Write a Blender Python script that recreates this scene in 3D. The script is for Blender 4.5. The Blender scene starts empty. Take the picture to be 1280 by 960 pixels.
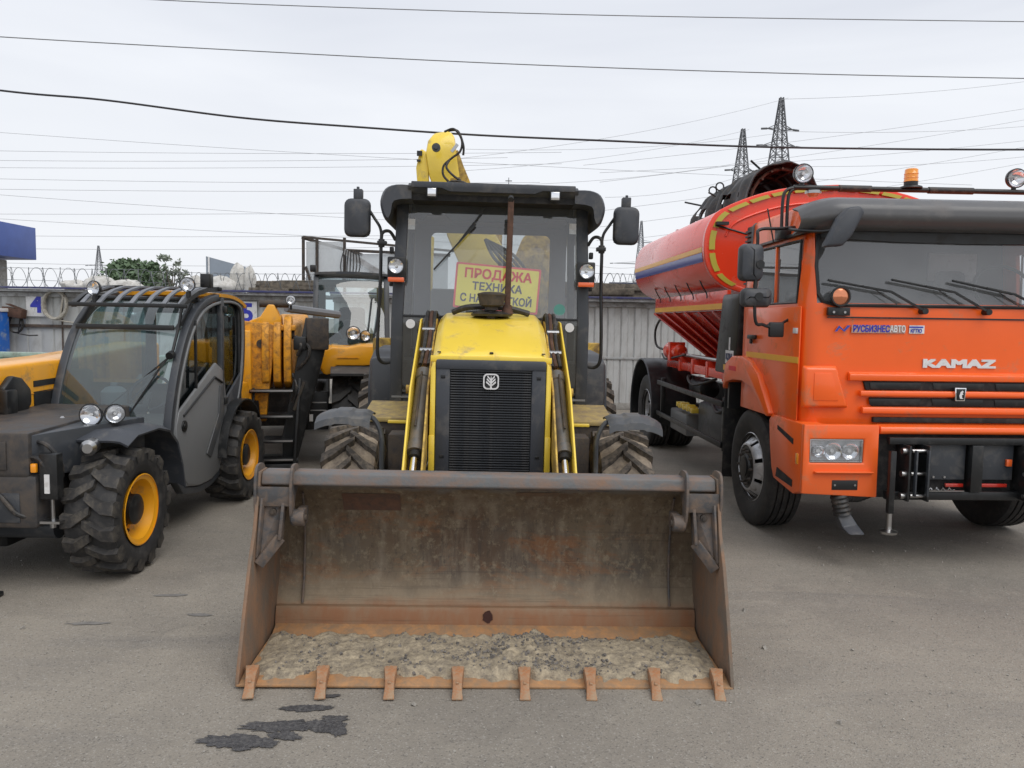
import bpy, bmesh, math, random
from mathutils import Vector, Matrix, noise
random.seed(7)
SC = bpy.context.scene; COL = SC.collection
R = math.radians; PI = math.pi
# ---------------------------------------------------------------- camera
cam = bpy.data.objects.new('camera', bpy.data.cameras.new('camera')); COL.objects.link(cam)
cam.data.sensor_width = 36; cam.data.lens = 27.0; cam.data.clip_start = .05; cam.data.clip_end = 4000
cam.matrix_world = Matrix.Translation((0, 0, 1.7)) @ Matrix.Rotation(PI/2 - math.atan(78/960), 4, 'X') @ Matrix.Rotation(R(1.1), 4, 'Z')
SC.camera = cam
# ---------------------------------------------------------------- sky and sun (overcast)
W = bpy.data.worlds.new('World'); SC.world = W; W.use_nodes = True
wn = W.node_tree; wn.nodes.clear()
def N(t, typ, **k):
    n = t.nodes.new(typ)
    for a, b in k.items(): setattr(n, a, b)
    return n
sky = N(wn, 'ShaderNodeTexSky', sky_type='NISHITA', sun_disc=False)
sky.sun_elevation = R(56); sky.sun_rotation = R(145); sky.air_density = 1.5; sky.dust_density = 4
tc = N(wn, 'ShaderNodeTexCoord'); mp = N(wn, 'ShaderNodeMapping'); mp.inputs['Scale'].default_value = (1, 1, 5)
wn.links.new(tc.outputs['Generated'], mp.inputs[0])
nz = N(wn, 'ShaderNodeTexNoise'); nz.inputs['Scale'].default_value = 1.3; nz.inputs['Detail'].default_value = 4; nz.inputs['Distortion'].default_value = .6
wn.links.new(mp.outputs[0], nz.inputs[0])
cr = N(wn, 'ShaderNodeValToRGB'); cr.color_ramp.elements[0].position = .34; cr.color_ramp.elements[1].position = .66
cr.color_ramp.elements[0].color = (6.9, 7.2, 7.95, 1); cr.color_ramp.elements[1].color = (8.5, 8.75, 9.3, 1)
wn.links.new(nz.outputs[0], cr.inputs[0])
sx = N(wn, 'ShaderNodeSeparateXYZ'); wn.links.new(tc.outputs['Generated'], sx.inputs[0])
mr = N(wn, 'ShaderNodeMapRange'); mr.inputs[1].default_value = 0; mr.inputs[2].default_value = .4; mr.inputs[3].default_value = 1.0; mr.inputs[4].default_value = 0
wn.links.new(sx.outputs[2], mr.inputs[0])
hz = N(wn, 'ShaderNodeMixRGB'); hz.inputs[2].default_value = (8.9, 9.1, 9.5, 1)
wn.links.new(mr.outputs[0], hz.inputs[0]); wn.links.new(cr.outputs[0], hz.inputs[1])
mx = N(wn, 'ShaderNodeMixRGB'); mx.inputs[0].default_value = .93
bg = N(wn, 'ShaderNodeBackground'); bg.inputs[1].default_value = .1; wo = N(wn, 'ShaderNodeOutputWorld')
wn.links.new(sky.outputs[0], mx.inputs[1]); wn.links.new(hz.outputs[0], mx.inputs[2])
wn.links.new(mx.outputs[0], bg.inputs[0]); wn.links.new(bg.outputs[0], wo.inputs[0])
sl = bpy.data.lights.new('sun', 'SUN'); sl.energy = 1.5; sl.angle = R(50); sl.color = (1, .97, .92)
so = bpy.data.objects.new('sun', sl); COL.objects.link(so)
so.rotation_euler = (R(34), 0, R(35)); so.location = (5, -10, 30)
SC.view_settings.view_transform = 'Standard'; SC.view_settings.look = 'None'; SC.view_settings.exposure = 0.12; SC.view_settings.gamma = 1
SC.view_settings.use_curve_mapping = False
# ---------------------------------------------------------------- mesh helper
class MB:
    def __init__(s): s.v = []; s.f = []
    def add(s, vs, fs):
        o = len(s.v); s.v += [tuple(v) for v in vs]; s.f += [tuple(i+o for i in f) for f in fs]; return s
    def box(s, x0, x1, y0, y1, z0, z1):
        return s.add([(x, y, z) for x in (x0, x1) for y in (y0, y1) for z in (z0, z1)],
            [(0,1,3,2),(4,6,7,5),(0,4,5,1),(2,3,7,6),(0,2,6,4),(1,5,7,3)])
    def obox(s, c, sz, rot=(0,0,0)):
        m = Matrix.Translation(c) @ Matrix.Rotation(rot[2],4,'Z') @ Matrix.Rotation(rot[1],4,'Y') @ Matrix.Rotation(rot[0],4,'X')
        a, b, d = [q/2 for q in sz]
        return s.add([m @ Vector((x,y,z)) for x in (-a,a) for y in (-b,b) for z in (-d,d)],
            [(0,1,3,2),(4,6,7,5),(0,4,5,1),(2,3,7,6),(0,2,6,4),(1,5,7,3)])
    def bar(s, p0, p1, w, h, up=(0,0,1)):
        p0, p1 = Vector(p0), Vector(p1); d = (p1-p0).normalized(); u = Vector(up)
        if abs(d.dot(u)) > .98: u = Vector((0,1,0))
        a = d.cross(u).normalized(); b = a.cross(d)
        q = [(-1,-1),(1,-1),(1,1),(-1,1)]
        return s.add([p + a*i*w/2 + b*j*h/2 for p in (p0,p1) for i, j in q], [(0,3,2,1),(4,5,6,7)]+[(i,(i+1)%4,(i+1)%4+4,i+4) for i in range(4)])
    def loops(s, L, closed=True, caps=True):
        n = len(L[0]); vs = [v for l in L for v in l]; fs = []
        for i in range(len(L)-1):
            for j in range(n if closed else n-1):
                k = (j+1) % n; fs.append((i*n+j, i*n+k, (i+1)*n+k, (i+1)*n+j))
        if caps and closed: fs += [tuple(range(n))[::-1], tuple((len(L)-1)*n+j for j in range(n))]
        return s.add(vs, fs)
    def cyl(s, p0, p1, r, r1=None, seg=16, caps=True):
        return s.rev([(r, 0), (r if r1 is None else r1, 1)], p0, p1, seg, caps)
    def rev(s, prof, p0, p1, seg=24, caps=True):     # prof (r, t) t along p0->p1
        p0, p1 = Vector(p0), Vector(p1); d = (p1-p0).normalized()
        u = Vector((0,0,1)) if abs(d.z) < .9 else Vector((1,0,0))
        a = d.cross(u).normalized(); b = d.cross(a)
        return s.loops([[p0.lerp(p1, t) + (a*math.cos(2*PI*k/seg)+b*math.sin(2*PI*k/seg))*r for k in range(seg)] for r, t in prof], True, caps)
    def tube(s, pts, r, seg=8):
        pts = [Vector(p) for p in pts]; L = []; a = None
        for i, p in enumerate(pts):
            d = (pts[min(i+1,len(pts)-1)]-pts[max(i-1,0)]).normalized()
            if a is None:
                u = Vector((0,0,1)) if abs(d.z) < .9 else Vector((1,0,0)); a = d.cross(u).normalized()
            else: a = (a - d*a.dot(d)).normalized()
            b = d.cross(a); rr = r[i] if isinstance(r, (list, tuple)) else r
            L.append([p + (a*math.cos(2*PI*k/seg)+b*math.sin(2*PI*k/seg))*rr for k in range(seg)])
        return s.loops(L)
    def prism(s, pts, ax, a, b):
        f = {'x': lambda p, t: (t, p[0], p[1]), 'y': lambda p, t: (p[0], t, p[1]), 'z': lambda p, t: (p[0], p[1], t)}[ax]
        return s.loops([[f(p, a) for p in pts], [f(p, b) for p in pts]])
    def ring(s, out, inn, ax, a, b):
        f = {'x': lambda p, t: (t, p[0], p[1]), 'y': lambda p, t: (p[0], t, p[1]), 'z': lambda p, t: (p[0], p[1], t)}[ax]
        n = len(out); vs = [f(p, t) for t in (a, b) for l in (out, inn) for p in l]; fs = []
        for j in range(n):
            k = (j+1) % n
            fs += [(j,k,n+k,n+j), (2*n+j,3*n+j,3*n+k,2*n+k), (j,2*n+j,2*n+k,k), (n+j,n+k,3*n+k,3*n+j)]
        return s.add(vs, fs)
    def sheet(s, fn, nu, nv, th=None, skip=None):   # fn(u,v)->Vector ; with thickness along normal
        P = [[Vector(fn(i/nu, j/nv)) for j in range(nv+1)] for i in range(nu+1)]
        base = [p for r in P for p in r]; m = nv+1
        q = [(i, j) for i in range(nu) for j in range(nv) if not (skip and skip(i, j))]
        fs = [(i*m+j, (i+1)*m+j, (i+1)*m+j+1, i*m+j+1) for i, j in q]
        if not th: return s.add(base, fs)
        nr = []
        for i in range(nu+1):
            for j in range(nv+1):
                du = P[min(i+1,nu)][j]-P[max(i-1,0)][j]; dv = P[i][min(j+1,nv)]-P[i][max(j-1,0)]
                n_ = du.cross(dv); nr.append(n_.normalized() if n_.length > 1e-9 else Vector((0,0,1)))
        k = len(base); vs = base + [p + n_*th for p, n_ in zip(base, nr)]
        Q = set(q); F = list(fs) + [tuple(x+k for x in f)[::-1] for f in fs]
        for i, j in q:
            if (i-1,j) not in Q: a, b = i*m+j, i*m+j+1; F.append((a, b, b+k, a+k))
            if (i+1,j) not in Q: a, b = (i+1)*m+j, (i+1)*m+j+1; F.append((b, a, a+k, b+k))
            if (i,j-1) not in Q: a, b = i*m+j, (i+1)*m+j; F.append((b, a, a+k, b+k))
            if (i,j+1) not in Q: a, b = i*m+j+1, (i+1)*m+j+1; F.append((a, b, b+k, a+k))
        return s.add(vs, F)
    def xf(s, m):
        s.v = [tuple(m @ Vector(v)) for v in s.v]; return s
    def mirror(s):
        o = len(s.v); s.v += [(-x, y, z) for x, y, z in s.v]; s.f += [tuple(i+o for i in f)[::-1] for f in s.f]; return s
    def mesh(s, name, mat, bev=0, smooth=35, seg=2):
        me = bpy.data.meshes.new(name); me.from_pydata(s.v, [], s.f)
        bm = bmesh.new(); bm.from_mesh(me); bmesh.ops.recalc_face_normals(bm, faces=bm.faces)
        if bev:
            ed = [e for e in bm.edges if len(e.link_faces) == 2 and e.calc_face_angle(0) > R(32)]
            try: bmesh.ops.bevel(bm, geom=ed, offset=bev, segments=seg, profile=.5, affect='EDGES', clamp_overlap=True)
            except Exception as ex: print('bevel', name, ex)
        bm.to_mesh(me); bm.free(); me.update()
        if smooth:
            me.polygons.foreach_set('use_smooth', [True]*len(me.polygons)); me.set_sharp_from_angle(angle=R(smooth))
        me.materials.append(mat); return me
    def build(s, name, mat, parent=None, bev=0, smooth=35, label=None, **k):
        o = bpy.data.objects.new(name, s.mesh(name, mat, bev, smooth)); COL.objects.link(o); o.parent = parent
        if label: o['label'] = label
        for a, b in k.items(): o[a] = b
        return o
def put(me, name, parent, loc=(0,0,0), rot=(0,0,0), scale=(1,1,1)):
    o = bpy.data.objects.new(name, me); COL.objects.link(o); o.parent = parent; o.location = loc; o.rotation_euler = rot; o.scale = scale; return o
def thing(name, label, cat, loc=(0,0,0), rz=0, group=None, ry=0):
    o = bpy.data.objects.new(name, None); COL.objects.link(o); o.empty_display_size = .2
    o.location = loc; o.rotation_euler = (0, R(ry), R(rz)); o['label'] = label; o['category'] = cat
    if group: o['group'] = group
    return o
def tag(o, label=None, cat=None, group=None, kind=None):
    for k, v in (('label', label), ('category', cat), ('group', group), ('kind', kind)):
        if v: o[k] = v
    return o
def bez(p, n=8):        # smooth curve through points (Catmull-Rom)
    p = [Vector(q) for q in p]; out = []
    for i in range(len(p)-1):
        a, b, c, d = p[max(i-1,0)], p[i], p[i+1], p[min(i+2,len(p)-1)]
        for k in range(n):
            t = k/n; out.append(.5*((2*b)+(c-a)*t+(2*a-5*b+4*c-d)*t*t+(3*b-a-3*c+d)*t**3))
    return out + [p[-1]]
def arc(cx, cy, r, a0, a1, n): return [(cx+r*math.cos(R(a0+(a1-a0)*i/n)), cy+r*math.sin(R(a0+(a1-a0)*i/n))) for i in range(n+1)]
def rrect(x0, x1, y0, y1, r, n=4):
    return arc(x1-r,y1-r,r,0,90,n)+arc(x0+r,y1-r,r,90,180,n)+arc(x0+r,y0+r,r,180,270,n)+arc(x1-r,y0+r,r,270,360,n)
def text(name, body, size, mat, parent, loc, rot=(PI/2,0,0), sx=1, depth=.002, bold=0, shear=0, align='CENTER', fat=0):
    c = bpy.data.curves.new(name, 'FONT'); c.body = body; c.size = size; c.extrude = depth; c.offset = bold; c.shear = shear
    c.align_x = align; c.align_y = 'CENTER'; c.resolution_u = 3
    o = bpy.data.objects.new(name, c); COL.objects.link(o)
    me = bpy.data.meshes.new_from_object(o.evaluated_get(bpy.context.evaluated_depsgraph_get()))
    bpy.data.objects.remove(o); bpy.data.curves.remove(c)
    if fat:
        mb = MB()
        for k, (dx, dy) in enumerate(((0,0),(fat,fat),(-fat,-fat),(fat,-fat),(-fat,fat))):
            mb.add([(v.co.x+dx, v.co.y+dy, v.co.z+.00025*k) for v in me.vertices], [tuple(p.vertices) for p in me.polygons])
        bpy.data.meshes.remove(me); me = bpy.data.meshes.new(name); me.from_pydata(mb.v, [], mb.f)
    me.name = name; me.materials.clear(); me.materials.append(mat)
    return put(me, name, parent, loc, rot, (sx,1,1))
# ---------------------------------------------------------------- materials
def mat(name, col, rough=.5, metal=0, dirt=None, amt=.3, dsc=3, var=.08, bump=.0, bsc=40, coat=0, low=None, spec=.5, stretch=(1,1,1), alpha=1, speck=0):
    """paint / plastic / metal with grime: dirt colour blended by noise; low=(z0,z1,amount): dust settled on the lower parts of the thing"""
    m = bpy.data.materials.new(name); m.use_nodes = True; t = m.node_tree; L = t.links.new
    b = t.nodes['Principled BSDF']; b.inputs['Roughness'].default_value = rough; b.inputs['Metallic'].default_value = metal
    b.inputs['Coat Weight'].default_value = coat; b.inputs['Coat Roughness'].default_value = .08; b.inputs['Specular IOR Level'].default_value = spec
    tc = N(t, 'ShaderNodeTexCoord'); mp = N(t, 'ShaderNodeMapping'); mp.inputs['Scale'].default_value = stretch; L(tc.outputs['Object'], mp.inputs[0])
    n1 = N(t, 'ShaderNodeTexNoise'); n1.inputs['Scale'].default_value = dsc; n1.inputs['Detail'].default_value = 8; n1.inputs['Roughness'].default_value = .62; L(mp.outputs[0], n1.inputs[0])
    hv = N(t, 'ShaderNodeHueSaturation'); hv.inputs['Color'].default_value = (*col, 1)
    mv = N(t, 'ShaderNodeMapRange'); mv.inputs[1].default_value = .3; mv.inputs[2].default_value = .7; mv.inputs[3].default_value = 1-var; mv.inputs[4].default_value = 1+var
    L(n1.outputs[0], mv.inputs[0]); L(mv.outputs[0], hv.inputs['Value']); cur = hv.outputs[0]
    if dirt:
        n2 = N(t, 'ShaderNodeTexNoise'); n2.inputs['Scale'].default_value = dsc*2.3; n2.inputs['Detail'].default_value = 10; n2.inputs['Roughness'].default_value = .7
        n2.inputs['Distortion'].default_value = .4; L(mp.outputs[0], n2.inputs[0])
        r = N(t, 'ShaderNodeMapRange'); r.inputs[1].default_value = .62-amt*.45; r.inputs[2].default_value = .78-amt*.2; L(n2.outputs[0], r.inputs[0])
        f = r.outputs[0]
        if low:
            sp = N(t, 'ShaderNodeSeparateXYZ'); L(tc.outputs['Object'], sp.inputs[0])
            q = N(t, 'ShaderNodeMapRange'); q.inputs[1].default_value = low[0]; q.inputs[2].default_value = low[1]; q.inputs[3].default_value = low[2]; q.inputs[4].default_value = 0
            L(sp.outputs[2], q.inputs[0]); ad = N(t, 'ShaderNodeMath', operation='MULTIPLY_ADD'); L(q.outputs[0], ad.inputs[0]); L(n1.outputs[0], ad.inputs[1]); L(f, ad.inputs[2]); ad.use_clamp = True; f = ad.outputs[0]
        mx = N(t, 'ShaderNodeMixRGB'); mx.inputs[2].default_value = (*dirt, 1); L(f, mx.inputs[0]); L(cur, mx.inputs[1]); cur = mx.outputs[0]
        rr = N(t, 'ShaderNodeMapRange'); rr.inputs[3].default_value = rough; rr.inputs[4].default_value = max(rough, .85); L(f, rr.inputs[0]); L(rr.outputs[0], b.inputs['Roughness'])
    L(cur, b.inputs['Base Color'])
    if bump:
        n3 = N(t, 'ShaderNodeTexNoise'); n3.inputs['Scale'].default_value = bsc; n3.inputs['Detail'].default_value = 6; L(tc.outputs['Object'], n3.inputs[0])
        bp = N(t, 'ShaderNodeBump'); bp.inputs['Strength'].default_value = bump; bp.inputs['Distance'].default_value = .01; L(n3.outputs[0], bp.inputs['Height']); L(bp.outputs[0], b.inputs['Normal'])
    return m
def glass(name, tint=(.75,.8,.8), base=.06, rough=.02, film=None, filmamt=0):
    m = bpy.data.materials.new(name); m.use_nodes = True; t = m.node_tree; L = t.links.new; t.nodes.clear()
    o = N(t,'ShaderNodeOutputMaterial'); tr = N(t,'ShaderNodeBsdfTransparent'); tr.inputs[0].default_value = (*tint,1)
    gl = N(t,'ShaderNodeBsdfGlossy'); gl.inputs['Roughness'].default_value = 0.0; gl.inputs[0].default_value = (1,1,1,1)
    fr = N(t,'ShaderNodeFresnel'); ge = N(t,'ShaderNodeNewGeometry')
    io = N(t,'ShaderNodeMapRange'); io.inputs[3].default_value = 1.5; io.inputs[4].default_value = 1/1.5; L(ge.outputs['Backfacing'], io.inputs[0]); L(io.outputs[0], fr.inputs[0])
    ad = N(t,'ShaderNodeMath', operation='ADD'); ad.inputs[1].default_value = base; ad.use_clamp = True; L(fr.outputs[0], ad.inputs[0])
    mx = N(t,'ShaderNodeMixShader'); L(ad.outputs[0], mx.inputs[0]); L(tr.outputs[0], mx.inputs[1]); L(gl.outputs[0], mx.inputs[2])
    if film:
        df = N(t,'ShaderNodeBsdfDiffuse'); df.inputs[0].default_value = (*film,1)
        tc = N(t,'ShaderNodeTexCoord'); nn = N(t,'ShaderNodeTexNoise'); nn.inputs['Scale'].default_value = 2.5; nn.inputs['Detail'].default_value = 6; L(tc.outputs['Object'], nn.inputs[0])
        q = N(t,'ShaderNodeMapRange'); q.inputs[1].default_value = .3; q.inputs[2].default_value = .7; q.inputs[3].default_value = filmamt*.6; q.inputs[4].default_value = filmamt*1.4; L(nn.outputs[0], q.inputs[0])
        m2 = N(t,'ShaderNodeMixShader'); L(q.outputs[0], m2.inputs[0]); L(mx.outputs[0], m2.inputs[1]); L(df.outputs[0], m2.inputs[2]); L(m2.outputs[0], o.inputs[0])
    else: L(mx.outputs[0], o.inputs[0])
    return m
DUST = (.27,.23,.18)
M = dict(
 yellow = mat('yellow_paint', (.86,.62,.07), .32, 0, (.40,.30,.14), .08, 2.2, .06, coat=.25),
 yellowd = mat('worn_yellow_paint', (.70,.46,.07), .5, 0, (.16,.10,.05), .62, 5, .15),
 amber = mat('amber_paint', (.83,.37,.012), .35, 0, (.35,.22,.1), .15, 3, .08, coat=.3),
 amberd = mat('amber_paint_scuffed', (.74,.32,.015), .42, 0, (.18,.08,.03), .42, 7, .12),
 orange = mat('orange_paint', (.90,.125,.012), .30, 0, (.40,.20,.11), .14, 1.7, .05, coat=.25, low=(.45,1.15,.30)),
 red = mat('red_paint', (.84,.055,.018), .24, 0, (.42,.14,.09), .12, 1.6, .05, coat=.35),
 redd = mat('dark_red_paint', (.50,.03,.018), .18, 0, (.30,.12,.09), .2, 3, .12, coat=.8),
 grey = mat('grey_cab_paint', (.040,.045,.053), .40, 0, (.11,.105,.10), .22, 3, .1),
 greyl = mat('grey_door_paint', (.18,.185,.19), .4, 0, (.25,.24,.23), .15, 2, .06),
 plastic = mat('grey_plastic', (.045,.050,.060), .5, 0, (.12,.115,.11), .25, 3, .1, bump=.06, bsc=160),
 fender = mat('faded_fender_plastic', (.062,.066,.072), .45, 0, (.15,.14,.125), .3, 4, .1),
 black = mat('black_paint', (.011,.012,.013), .38, 0, (.05,.047,.044), .2, 4, .2),
 blackm = mat('black_matt', (.012,.012,.013), .75, 0, (.06,.055,.05), .3, 5, .2),
 dark = mat('dark_interior', (.03,.032,.035), .8),
 interior = mat('grey_interior', (.12,.125,.13), .8, var=.15),
 trim = mat('light_interior_trim', (.19,.20,.22), .8, var=.1),
 dirty = mat('dirty_steel', (.030,.028,.028), .55, .1, (.10,.075,.055), .55, 6, .2, bump=.3),
 steel = mat('steel', (.45,.45,.45), .3, 1),
 chrome = mat('chrome_rod', (.85,.85,.86), .12, 1),
 hose = mat('rubber_hose', (.018,.018,.019), .5, 0, (.12,.1,.08), .3, 9),
 rubber = mat('tyre_rubber', (.026,.025,.025), .7, 0, (.12,.105,.085), .40, 5, .15, bump=.15, bsc=90),
 rubberk = mat('clean_tyre_rubber', (.022,.022,.023), .65, 0, (.07,.065,.06), .35, 5, .15, bump=.1, bsc=90),
 rubberm = mat('muddy_tyre_rubber', (.19,.155,.125), .9, 0, (.42,.345,.26), .62, 7, .18, bump=.4, bsc=60),
 rubberl = mat('muddy_lug_rubber', (.062,.055,.049), .85, 0, (.22,.18,.14), .40, 8, .2, bump=.3, bsc=70),
 rust = mat('rust_brown', (.12,.062,.042), .8, .2, (.06,.035,.025), .5, 8, .25, bump=.3, bsc=80),
 tooth = mat('rusty_tooth', (.36,.15,.06), .8, 0, (.32,.25,.17), .5, 14, .25, bump=.3, bsc=90),
 white = mat('white_paint', (.72,.72,.72), .5, 0, (.4,.38,.35), .2, 4, .06),
 silver = mat('silver_rim', (.55,.56,.58), .35, .6, (.25,.24,.22), .25, 6),
 lens = mat('lamp_reflector', (.85,.86,.88), .12, 1, var=.05),
 orl = mat('orange_lens', (.75,.12,.02), .2, 0, coat=1),
 aml = mat('amber_lens', (.9,.33,.01), .15, 0, coat=1),
 redt = mat('red_letters', (.75,.05,.06), .6), pink = mat('pink_edge', (.85,.12,.16), .6), ink = mat('dark_letters', (.08,.09,.16), .6),
 signy = mat('sign_yellow', (.95,.86,.16), .6), blue = mat('blue_paint', (.055,.10,.33), .45, var=.1), navy = mat('navy_letters', (.03,.04,.42), .5),
 stripey = mat('yellow_tape', (.85,.42,.02), .35), tapeg = mat('reflective_tape', (.5,.42,.06), .35), stripeb = mat('blue_stripe', (.03,.05,.33), .3, coat=.4),
 glasst = glass('tractor_glass', (.88,.90,.90), .07, .02, (.5,.53,.55), .07),
 glassl = glass('lower_door_glass', (.30,.33,.33), .05, .03, (.22,.22,.2), .16),
 glassr = glass('tinted_rear_glass', (.62,.66,.67), .05, .02, (.30,.33,.34), .16),
 glasss = glass('green_windscreen', (.56,.70,.72), .07, .02, (.36,.48,.50), .06),
 glassd = glass('dark_side_glass', (.32,.37,.38), .03, .02),
 glassk = glass('truck_glass', (.68,.71,.73), .08, .02, (.42,.44,.45), .18),
 lensg = glass('lamp_glass', (.92,.93,.94), .06, .03),
 mirror = mat('mirror_glass', (.7,.72,.75), .05, 1),
 trimgrey = mat('visor_grey', (.10,.10,.103), .35, 0, (.17,.16,.155), .2, 2, .08),
)
# ================================================================ GROUND
def asphalt():
    m = bpy.data.materials.new('asphalt'); m.use_nodes = True; t = m.node_tree; L = t.links.new; b = t.nodes['Principled BSDF']
    tc = N(t,'ShaderNodeTexCoord')
    def noi(sc, det=6, ro=.6, st=(1,1,1), di=0):
        mp = N(t,'ShaderNodeMapping'); mp.inputs['Scale'].default_value = st; L(tc.outputs['Object'], mp.inputs[0])
        n = N(t,'ShaderNodeTexNoise'); n.inputs['Scale'].default_value = sc; n.inputs['Detail'].default_value = det; n.inputs['Roughness'].default_value = ro; n.inputs['Distortion'].default_value = di
        L(mp.outputs[0], n.inputs[0]); return n.outputs[0]
    def ramp(x, a, b_, lo, hi):
        r = N(t,'ShaderNodeMapRange'); r.inputs[1].default_value = a; r.inputs[2].default_value = b_; r.inputs[3].default_value = lo; r.inputs[4].default_value = hi; L(x, r.inputs[0]); return r.outputs[0]
    def mix(f, a, col, mode='MIX'):
        x = N(t,'ShaderNodeMixRGB'); x.blend_type = mode
        if isinstance(f, float): x.inputs[0].default_value = f
        else: L(f, x.inputs[0])
        L(a, x.inputs[1])
        if isinstance(col, tuple): x.inputs[2].default_value = col
        else: L(col, x.inputs[2])
        return x.outputs[0]
    base = N(t,'ShaderNodeRGB'); base.outputs[0].default_value = (.296,.264,.219,1); c = base.outputs[0]
    c = mix(ramp(noi(.45,7,.6,(1,1,1),.5),.40,.60,0,.9), c, (.212,.191,.162,1))        # large patches
    c = mix(ramp(noi(1.6,8,.7),.5,.68,0,.5), c, (.36,.322,.265,1))                      # dusty patches
    c = mix(ramp(noi(.8,6,.65,(.35,2.2,1),.8),.54,.72,0,.5), c, (.15,.142,.135,1))        # dragged marks
    v = N(t,'ShaderNodeTexVoronoi'); v.inputs['Scale'].default_value = 150; L(tc.outputs['Object'], v.inputs[0])
    hs = N(t,'ShaderNodeSeparateColor'); L(v.outputs['Color'], hs.inputs[0])
    c = mix(ramp(hs.outputs[0],.0,1,0,.24), c, (.14,.13,.12,1))
    c = mix(ramp(hs.outputs[1],.88,.96,0,.34), c, (.44,.42,.385,1))                        # pale aggregate
    c = mix(ramp(hs.outputs[2],.93,.97,0,.4), c, (.06,.058,.055,1))
    c = mix(ramp(noi(3.2,8,.75,(1,1,1),.6),.62,.70,0,.30), c, (.09,.085,.08,1))
    # thin winding cracks
    vn = N(t,'ShaderNodeTexVoronoi'); vn.feature = 'DISTANCE_TO_EDGE'; vn.inputs['Scale'].default_value = .45
    wv = N(t,'ShaderNodeTexNoise'); wv.inputs['Scale'].default_value = 1.6; wv.inputs['Detail'].default_value = 8; L(tc.outputs['Object'], wv.inputs[0])
    ad = N(t,'ShaderNodeVectorMath', operation='MULTIPLY_ADD'); ad.inputs[1].default_value = (1.1,1.1,0); L(wv.outputs['Color'], ad.inputs[0]); L(tc.outputs['Object'], ad.inputs[2]); L(ad.outputs[0], vn.inputs[0])
    brk = N(t,'ShaderNodeMath', operation='MULTIPLY'); L(ramp(vn.outputs[0],0,.004,.10,0), brk.inputs[0]); L(ramp(noi(.7,3),.5,.6,0,1), brk.inputs[1])
    c = mix(brk.outputs[0], c, (.07,.066,.062,1))
    L(c, b.inputs['Base Color']); b.inputs['Roughness'].default_value = .88
    bp = N(t,'ShaderNodeBump'); bp.inputs['Strength'].default_value = .55; bp.inputs['Distance'].default_value = .006; L(v.outputs['Distance'], bp.inputs['Height'])
    bp2 = N(t,'ShaderNodeBump'); bp2.inputs['Strength'].default_value = .5; bp2.inputs['Distance'].default_value = .02; L(noi(9,8,.7), bp2.inputs['Height']); L(bp.outputs[0], bp2.inputs['Normal']); L(bp2.outputs[0], b.inputs['Normal'])
    return m
M['asphalt'] = asphalt()
g = MB().add([(-1500,-400,0),(1500,-400,0),(1500,2200,0),(-1500,2200,0)], [(0,1,2,3)]).build('ground', M['asphalt'], smooth=0); tag(g, kind='structure')
def blob(name, cx, cy, rx, ry, seed, m, n=110, rough=.3, z=.004, rot=0):
    rnd = random.Random(seed); pts = []
    for k in range(n):
        a = 2*PI*k/n; r = 1+rough*noise.noise((math.cos(a)*1.3+seed, math.sin(a)*1.3, seed*.7))+.30*noise.noise((math.cos(a)*4+seed, math.sin(a)*4, 3))+.22*noise.noise((math.cos(a)*14+seed, math.sin(a)*14, 5))
        x, y = rx*r*math.cos(a), ry*r*math.sin(a)
        pts.append((cx+x*math.cos(rot)-y*math.sin(rot), cy+x*math.sin(rot)+y*math.cos(rot), z))
    c = (cx, cy, z); mb = MB().add(pts+[c], [(i,(i+1)%n,n) for i in range(n)])
    o = mb.build(name, m, smooth=0); return tag(o, kind='structure')
M['wet'] = mat('wet_asphalt', (.052,.051,.054), .5, 0, (.13,.125,.12), .38, 30, .35, bump=.6, bsc=140)
for i,(cx,cy,rx,ry,rot) in enumerate([(-.872,3.219,.10,.022,.06),(-.93,3.071,.135,.032,.05),(-.775,3.075,.075,.03,-.25),(-.728,3.132,.05,.024,.1),(-.70,3.06,.035,.045,.3),
        (-1.10,2.954,.105,.033,0),(-.985,2.944,.07,.030,-.1),(-.895,2.995,.062,.022,-.1),(-1.035,2.893,.035,.009,.2),(-.80,3.33,.05,.012,.1)]):
    blob('wet_patch', cx, cy, rx*1.12, ry*1.35, 3.1*i+1, M['wet'], rot=rot, z=.004+.0002*i)
M['stain'] = mat('old_oil_stain', (.15,.142,.135), .8, 0, (.21,.2,.185), .7, 12, .2, bump=.3)
for i,(cx,cy,rx,ry,rot) in enumerate([(-2.05,4.55,.09,.02,.1),(-2.3,4.1,.11,.02,.1),(-1.75,4.25,.07,.02,0)]):
    blob('oil_stain', cx, cy, rx, ry, 7.7*i+2, M['stain'], rot=rot, z=.003+.0002*i)
def seam(pts, w, m, seed, z=.0035):
    P = [Vector((a,b,z)) for a,b in pts]; P = bez(P, 14); n = len(P); vs = []
    for i, p in enumerate(P):
        d = (P[min(i+1,n-1)]-P[max(i-1,0)]).normalized(); q = Vector((-d.y,d.x,0)); off = .03*noise.noise((p.x*2,p.y*2,seed)); ww = w*max(.4,.8+.8*noise.noise((p.x*5,p.y*5,seed+3)))
        vs += [p+q*(off+ww), p+q*(off-ww*.8)]
    return tag(MB().add(vs,[(2*i,2*i+1,2*i+3,2*i+2) for i in range(n-1)]).build('ground_mark', m, smooth=0), kind='structure')
M['mark'] = mat('dark_ground_mark', (.225,.203,.17), .85, 0, (.28,.252,.21), .9, 9, .2, bump=.4, bsc=120)
M['marko'] = mat('olive_ground_mark', (.225,.195,.14), .85, 0, (.30,.263,.215), .8, 9, .2, bump=.4, bsc=120)



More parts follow.
